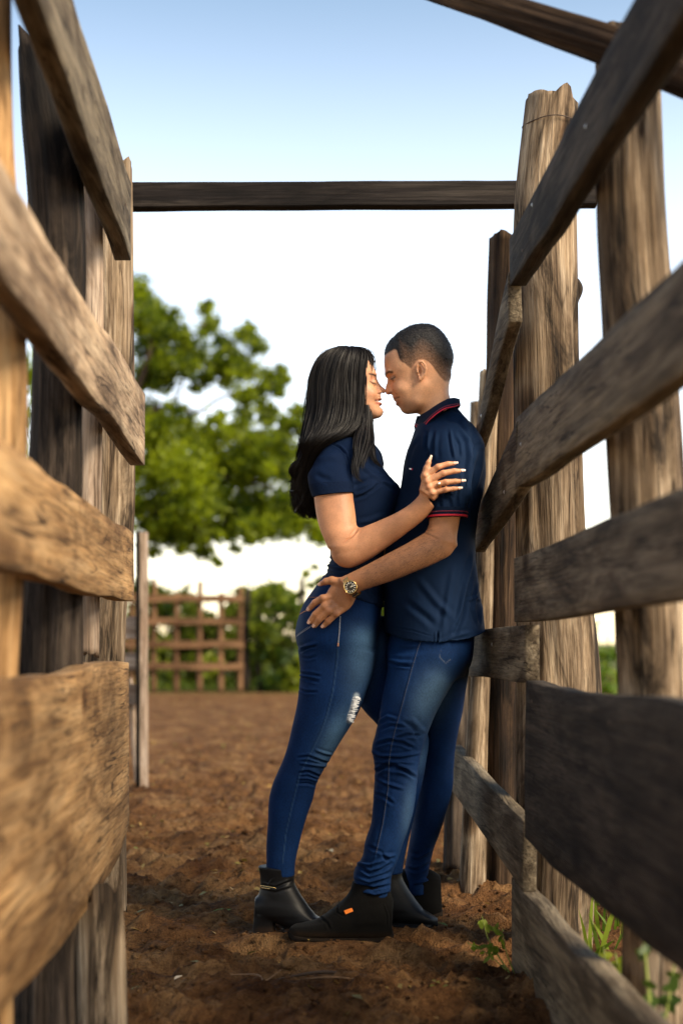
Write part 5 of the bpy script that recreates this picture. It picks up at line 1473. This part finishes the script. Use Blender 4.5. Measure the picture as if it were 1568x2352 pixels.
# long hair: a body of hair under combed strands
hair_rows = [(790, 799, 812, 799, 4.20, .02), (766, 803, 828, 803, 4.20, .047), (750, 812, 845, 811, 4.20, .066), (733, 828, 852, 828, 4.20, .080), (722, 848, 851, 848, 4.20, .087), (716, 870, 850, 870, 4.20, .089), (712, 895, 849.5, 895, 4.20, .09), (710, 925, 849, 925, 4.20, .092), (706, 955, 847, 955, 4.20, .095), (700, 985, 838, 985, 4.195, .105), (696, 1008, 815, 1005, 4.19, .122), (692, 1030, 772, 1026, 4.19, .128), (689, 1052, 742, 1050, 4.205, .122), (684, 1080, 728, 1080, 4.225, .11), (680, 1105, 724, 1110, 4.235, .105), (678, 1135, 728, 1140, 4.24, .10), (684, 1165, 730, 1168, 4.24, .09), (700, 1188, 724, 1189, 4.24, .06)]
M_HAIR, nt, b = new_mat('black_hair')
b.inputs['Base Color'].default_value = (.010, .0085, .0085, 1)
b.inputs['Roughness'].default_value = .5
b.inputs['Specular IOR Level'].default_value = .18
at = nd(nt, 'ShaderNodeAttribute', attribute_name='Col'); nt.links.new(at.outputs['Color'], b.inputs['Base Color'])
HR = loft_rings(hair_rows, 140, 72, 2.15)
inner = HR.copy(); cc = inner.mean(1, keepdims=True)
dd_ = inner - cc; ll = np.linalg.norm(dd_, axis=2, keepdims=True)
inner = cc + dd_ * np.maximum(ll - .006, .001) / ll
shrink = np.clip((np.arange(140) / 139 - .93) / .07, 0, 1)[:, None, None]
inner = cc + (inner - cc) * (1 - .6 * shrink)
v, q, t_ = rings_mesh(inner)
whair = add_mesh('hair', v, [tuple(x) for x in q] + [tuple(x) for x in t_], M_HAIR, woman, True, np.full((len(v), 3), .007))
def sample(R, t, th):
    m_, n_ = R.shape[:2]
    f = np.clip(t, 0, 1) * (m_ - 1); i = np.minimum(f.astype(int), m_ - 2); u = (f - i)[:, None]
    g = (th / (2 * np.pi) * n_) % n_; j = g.astype(int) % n_; w = (g - np.floor(g))[:, None]; j2 = (j + 1) % n_
    return (R[i, j] * (1 - w) + R[i, j2] * w) * (1 - u) + (R[i + 1, j] * (1 - w) + R[i + 1, j2] * w) * u
def ribbons(name, strands, widths, cols, parent):
    V, Q, Cc = [], [], []
    k = 0
    for s, w, c in zip(strands, widths, cols):
        m_ = len(s)
        t = np.gradient(s, axis=0); t /= np.maximum(np.linalg.norm(t, axis=1, keepdims=True), 1e-9)
        view = s - np.array([0, 0, HCAM]); view = view / np.linalg.norm(view, axis=1, keepdims=True)
        tw = np.array([.35 * math.sin(k * 1.7), 0, .35 * math.cos(k * 2.3)])
        sd = np.cross(t, view + tw); sd /= np.maximum(np.linalg.norm(sd, axis=1, keepdims=True), 1e-9)
        ww_ = (w * np.clip(np.minimum(np.linspace(0, 1, m_) * 8 + .3, (1 - np.linspace(0, 1, m_)) * 5 + .08), 0, 1))[:, None]
        V.append(np.stack([s - sd * ww_, s + sd * ww_], 1).reshape(-1, 3))
        i = np.arange(m_ - 1) * 2 + k
        Q.append(np.stack([i, i + 1, i + 3, i + 2], -1)); Cc.append(np.tile(c, (2 * m_, 1)))
        k += 2 * m_
    return add_mesh(name, np.concatenate(V), np.concatenate(Q), M_HAIR, parent, True, np.concatenate(Cc))
rs = np.random.default_rng(31)
st, wd, cl_ = [], [], []
for k in range(5600):
    th0 = rs.uniform(0, 2 * np.pi); t0 = rs.uniform(0, .10) ** 1.0; t1 = min(1.0, rs.uniform(.72, 1.06))
    if rs.random() < .18: t1 = rs.uniform(.3, .8)
    t = np.linspace(t0, t1, 30)
    lock = math.sin(th0 * 9) * .05 + math.sin(th0 * 23 + 1) * .03
    th = th0 + .05 * np.sin(t * 5 + rs.uniform(0, 6)) + lock * t * 2 + rs.normal() * .07 * t
    s = sample(HR, t, th)
    c = sample(np.repeat(HR.mean(1, keepdims=True), 4, 1), t, th * 0)
    d = s - c; L = np.maximum(np.linalg.norm(d, axis=1, keepdims=True), 1e-6)
    dep = rs.uniform(-.007, .002) + .004 * math.sin(th0 * 14) + (abs(rs.normal()) * .006 if rs.random() < .06 else 0) + .0035 * np.sin(t * rs.uniform(6, 14) + rs.uniform(0, 6)) + rs.normal() * .005 * np.clip((t - .6) / .4, 0, 1) ** 1.5
    s = s + d / L * np.reshape(dep, (-1, 1))
    wav = np.clip((t - .70) / .3, 0, 1)[:, None]
    s = s + wav * np.array([.016, .010, .003]) * np.sin(t * 27 + math.floor(th0 * 5) * 1.9 + th0)[:, None] + np.clip((t - .35) / .4, 0, 1)[:, None] * np.array([.004, .003, 0]) * np.sin(t * 17 + math.floor(th0 * 7) * 2.3)[:, None]
    st.append(s); wd.append(rs.uniform(.0004, .0011))
    g = rs.uniform(.5, 1.25); cl_.append(np.array([.0085, .0068, .0062]) * g)
ribbons('strands', st, wd, cl_, whair)
# loose curls: at the back ends and the lock falling over her chest
def lock(paths, n_, spread_px, w, seed, Y0, sy=.012):
    rs = np.random.default_rng(seed)
    S_, W_, C_ = [], [], []
    for k in range(n_):
        p = np.array(paths[rs.integers(len(paths))], float)
        R = catmull(p, 28)
        ox, oy, oz = rs.normal() * spread_px, rs.normal() * spread_px * .3, rs.normal() * sy
        tt = np.linspace(0, 1, 28)
        wob = np.sin(tt * rs.uniform(4, 8) + rs.uniform(0, 6)) * spread_px * .5 * tt
        kk = .35 + .65 * np.sin(np.pi * np.clip(tt * .9 + .1, 0, 1))
        s = np.array([P(x + ox * a + wb_, y + oy * a, Y0 + (d if True else 0) + oz * a) for (x, y, d), a, wb_ in zip(R, kk, wob)])
        e = int(rs.uniform(20, 28)); S_.append(s[:e]); W_.append(rs.uniform(.5, 1) * w); C_.append(np.array([.0105, .0088, .0085]) * rs.uniform(.6, 1.7))
    return S_, W_, C_
front = [[(842, 930, -.085), (838, 975, -.10), (835, 1010, -.13), (826, 1045, -.165), (818, 1080, -.182), (826, 1105, -.185)],
         [(846, 940, -.07), (848, 985, -.09), (849, 1015, -.12), (838, 1045, -.155), (832, 1075, -.178), (834, 1088, -.18)],
         [(845, 950, -.06), (846, 1000, -.09), (851, 1030, -.12), (856, 1055, -.13), (870, 1070, -.12), (884, 1078, -.10)],
         [(838, 950, -.095), (830, 1000, -.13), (820, 1040, -.17), (815, 1080, -.187), (822, 1100, -.188), (842, 1112, -.185)],
         [(840, 960, -.09), (826, 990, -.12), (818, 1030, -.165), (816, 1062, -.185)]]
a_, b2, c_ = lock(front, 300, 4.5, .0013, 5, WY, .010)
back = [[(708, 1010, -.06), (694, 1060, -.04), (682, 1110, -.02), (686, 1150, 0), (704, 1188, .01)],
        [(712, 1030, -.05), (700, 1080, -.02), (690, 1130, 0), (706, 1170, .01), (722, 1190, .02)],
        [(700, 1020, -.05), (688, 1060, -.04), (674, 1080, -.03), (678, 1098, -.03), (694, 1106, -.02)],
        [(704, 1060, -.03), (690, 1092, -.02), (672, 1106, -.02), (660, 1108, -.02)],
        [(700, 1080, -.02), (684, 1120, 0), (676, 1146, .01), (668, 1156, .01)]]
back += [[(706, 1100, -.03), (694, 1140, -.01), (700, 1172, 0), (690, 1190, .01)], [(716, 1120, -.02), (712, 1160, 0), (722, 1186, .01), (728, 1200, .01)],
         [(698, 1050, -.05), (678, 1066, -.04), (671, 1084, -.04), (680, 1096, -.04), (690, 1090, -.03)], [(696, 1110, -.02), (676, 1128, -.01), (666, 1120, -.01)], [(700, 1140, -.01), (682, 1170, 0), (676, 1182, .01)]]
a2, b3, c2 = lock(back, 900, 5, .0011, 6, WY, .035)
single = [[(760, 802, -.03), (728, 830, -.03), (708, 880, -.03), (704, 940, -.03), (694, 1000, -.03)], [(800, 798, -.04), (836, 800, -.04), (852, 822, -.045), (852, 870, -.05), (851, 920, -.055)], [(720, 850, .0), (703, 910, 0), (698, 960, 0), (684, 1030, 0), (676, 1060, 0)], [(706, 960, 0), (692, 1010, 0), (682, 1050, 0), (668, 1090, 0)], [(846, 900, -.05), (848, 960, -.05), (855, 1000, -.05), (858, 1020, -.05), (856, 1040, -.05)]]
a3, b4, c3 = lock(single, 46, 2.2, .0004, 8, WY, .02)
ribbons('loose_locks', a_ + a2 + a3, b2 + b3 + b4, c_ + c2 + c3, whair)
# ------------------------------------------------------------------ litter on the ground and the weeds
def gpt(x, y):
    d = ray(x, y); t = -HCAM / d[2]
    p = np.array([0, 0, HCAM]) + d * t
    p[2] = ground_h(p[:1], p[1:2])[0]
    return p
rr = np.random.default_rng(55)
V, C = [], []
for _ in range(1700):
    Y = 2.6 + rr.random() ** 1.4 * 19; X = rr.uniform(-.16 * Y - .3, .09 * Y + .2)
    if Y < 5 and rr.random() < .55: continue
    p = np.array([X, Y, ground_h(np.array([X]), np.array([Y]))[0] + .006])
    a = rr.uniform(0, 6.28); s = rr.uniform(.005, .02)
    u = np.array([math.cos(a), math.sin(a), rr.uniform(-.5, .5)]) * s; w = np.array([-math.sin(a), math.cos(a), rr.uniform(-.4, .4)]) * s * .5
    V += [p - u, p + w + [0, 0, s * .3], p + u, p - w]
    C += [rr.random()] * 4
m_lit = leaf_mat('fallen_leaf', (.09, .12, .02), (.38, .22, .06), .15)
o = add_mesh('leaf_litter', np.array(V), np.arange(len(V)).reshape(-1, 4), m_lit, None, False, np.repeat(np.array(C)[:, None], 3, 1))
o['label'] = 'scattered small yellow and green leaves lying on the dirt'; o['category'] = 'leaves'; o['kind'] = 'stuff'
# clods
V, Fc = [], []
rng2 = np.random.default_rng(66)
ico = np.array([(0, 0, 1), (.89, 0, .45), (.28, .85, .45), (-.72, .53, .45), (-.72, -.53, .45), (.28, -.85, .45), (.72, .53, -.45), (-.28, .85, -.45), (-.89, 0, -.45), (-.28, -.85, -.45), (.72, -.53, -.45), (0, 0, -1)])
icf = [(0, 1, 2), (0, 2, 3), (0, 3, 4), (0, 4, 5), (0, 5, 1), (1, 6, 2), (2, 7, 3), (3, 8, 4), (4, 9, 5), (5, 10, 1), (2, 6, 7), (3, 7, 8), (4, 8, 9), (5, 9, 10), (1, 10, 6), (11, 7, 6), (11, 8, 7), (11, 9, 8), (11, 10, 9), (11, 6, 10)]
for _ in range(5200):
    Y = 2.5 + rng2.random() ** 1.6 * 8; X = rng2.uniform(-.16 * Y - .2, .13 * Y + .15)
    s = rng2.uniform(.003, .009) * (1 + (rng2.random() < .06) * 1.2)
    z = ground_h(np.array([X]), np.array([Y]))[0]
    k = len(V)
    V += list(ico * s * rng2.uniform(.6, 1.3, (12, 1)) * np.array([1, 1, .7]) + np.array([X, Y, z + s * .2]))
    Fc += [(a + k, b_ + k, c_ + k) for a, b_, c_ in icf]
o = add_mesh('dirt_clods', np.array(V), Fc, ground.data.materials[0], None, True)
o['label'] = 'loose crumbs and clods of red dirt'; o['category'] = 'dirt'; o['kind'] = 'stuff'

def single_leaf(name, label, x, y, s, ang, col, up=.01, cat='leaf'):
    p = gpt(x, y) + [0, 0, up]
    vs, fs = [], []
    n = 7
    for i in range(n):
        t = i / (n - 1); w = math.sin(math.pi * min(1, t * .93 + .04)) * .34
        for k in (-1, 0, 1):
            l = np.array([(t - .5) * 2, k * w, .12 * abs(k) + .25 * math.sin(t * 3.1) * .5]) * s
            vs.append(p + [l[0] * math.cos(ang) - l[1] * math.sin(ang), l[0] * math.sin(ang) + l[1] * math.cos(ang), l[2]])
    for i in range(n - 1):
        for k in range(2):
            a = i * 3 + k
            fs.append((a, a + 3, a + 4, a + 1))
    tag(add_mesh(name, np.array(vs), fs, plain(name + '_skin', col, .5, 0, .25, 80)), label, cat)
single_leaf('green_leaf', 'fresh green leaf lying on the dirt left of the woman\'s boot', 516, 2101, .035, .2, (.12, .22, .05), .015)
single_leaf('pale_leaf', 'small pale dry leaf on the dirt near the left post', 410, 2246, .02, 1.2, (.62, .48, .3), .02)
single_leaf('dry_leaf', 'narrow pale dry blade on the dirt between the woman\'s and the man\'s near legs', 757, 1964, .035, 1.9, (.38, .3, .16), .01)
def twig(label, pts, r, mat, seed):
    o = log('twig', None, [(gpt(x, y) + [0, 0, up], rad) for (x, y, up), rad in zip(pts, r)], mat, n=8, m=40, rough=.1, cracks=0, seed=seed, upright=False)
    tag(o, label, 'twig', 'twigs on the dirt')
M_TW = plain('dry_twig', (.20, .11, .05), .8, 0, .3, 50)
twig('thin curved tan twig lying in the left foreground dirt', [(478, 2268, .004), (545, 2240, .018), (590, 2246, .014), (610, 2262, .01), (645, 2252, .02)], [.001, .0018, .002, .0018, .001], M_TW, 1)
twig('straight dark twig lying on the dirt in front of the man\'s boot', [(640, 2228, .008), (740, 2236, .014), (835, 2246, .01)], [.002, .005, .004], plain('dark_twig', (.07, .04, .02), .8), 2)
twig('short brown twig lying just below the straight dark twig', [(700, 2262, .008), (770, 2252, .012), (840, 2250, .008)], [.001, .0022, .0015], M_TW, 3)

M_LEAFD = leaf_mat('dark_weed_leaf', (.015, .035, .005), (.06, .10, .015), .3)
def weed(label, base, stems, mat, seed, size, Y, nleaf=9):
    e = empty('weed_plant', label, 'plant')
    rr = np.random.default_rng(seed)
    for k, pts in enumerate(stems):
        px_log('stem', e, [(x, y, Y + .02 * k, w) for x, y, w in pts], plain('weed_stem', (.22, .26, .05), .6), seed=seed + k, n=7, m=24, cracks=0, rough=.02)
        pts = np.array(pts)
        n = nleaf
        for _ in range(n):
            t = rr.uniform(.35, 1) * (len(pts) - 1); i = min(int(t), len(pts) - 2)
            x, y = pts[i, :2] + (pts[i + 1, :2] - pts[i, :2]) * (t - i)
            c0 = P(x + rr.uniform(-9, 9), y + rr.uniform(-8, 8), Y + .02 * k + rr.uniform(-.02, .02))
            a = rr.normal(size=3); a[1] *= .5; a /= np.linalg.norm(a); b_ = np.cross(a, [rr.normal() * .6, 1, rr.normal() * .6]); b_ /= np.linalg.norm(b_)
            s = size * rr.uniform(.6, 1.2)
            vs = [c0 - a * s, c0 - a * s * .3 + b_ * s * .45, c0 + a * s * .5 + b_ * s * .4, c0 + a * s, c0 + a * s * .5 - b_ * s * .4, c0 - a * s * .3 - b_ * s * .45]
            add_mesh('leaf', np.array(vs), [(0, 1, 2, 3), (0, 3, 4, 5)], mat, e, False, np.full((6, 3), rr.uniform(.2, 1)))
    return e
weed('small leafy weed at the foot of the right fence beside the man\'s boot', None,
     [[(1172, 2238, 2), (1140, 2190, 1.8), (1118, 2150, 1.4), (1108, 2112, 1)], [(1180, 2235, 1.6), (1160, 2180, 1.4), (1150, 2140, 1.1), (1120, 2128, .8)], [(1172, 2238, 1.6), (1110, 2185, 1), (1078, 2168, .8)]], M_GRASSL, 401, .012, 3.62, 11)
weed('blurred green weed growing outside the right fence near the bottom corner', None,
     [[(1432, 2420, 4), (1425, 2280, 3.5), (1412, 2190, 2)], [(1420, 2420, 4), (1400, 2290, 3), (1385, 2180, 2)], [(1430, 2420, 4), (1412, 2320, 3), (1400, 2230, 2)]], M_HEDGE, 421, .02, 2.98, 14)
weed('dark green blurred weed in front of the near right post at the bottom corner', None,
     [[(1500, 2420, 5), (1490, 2300, 4), (1478, 2170, 2.5)], [(1510, 2420, 4), (1530, 2320, 3), (1545, 2230, 2)]], M_LEAFD, 441, .022, 2.55, 7)
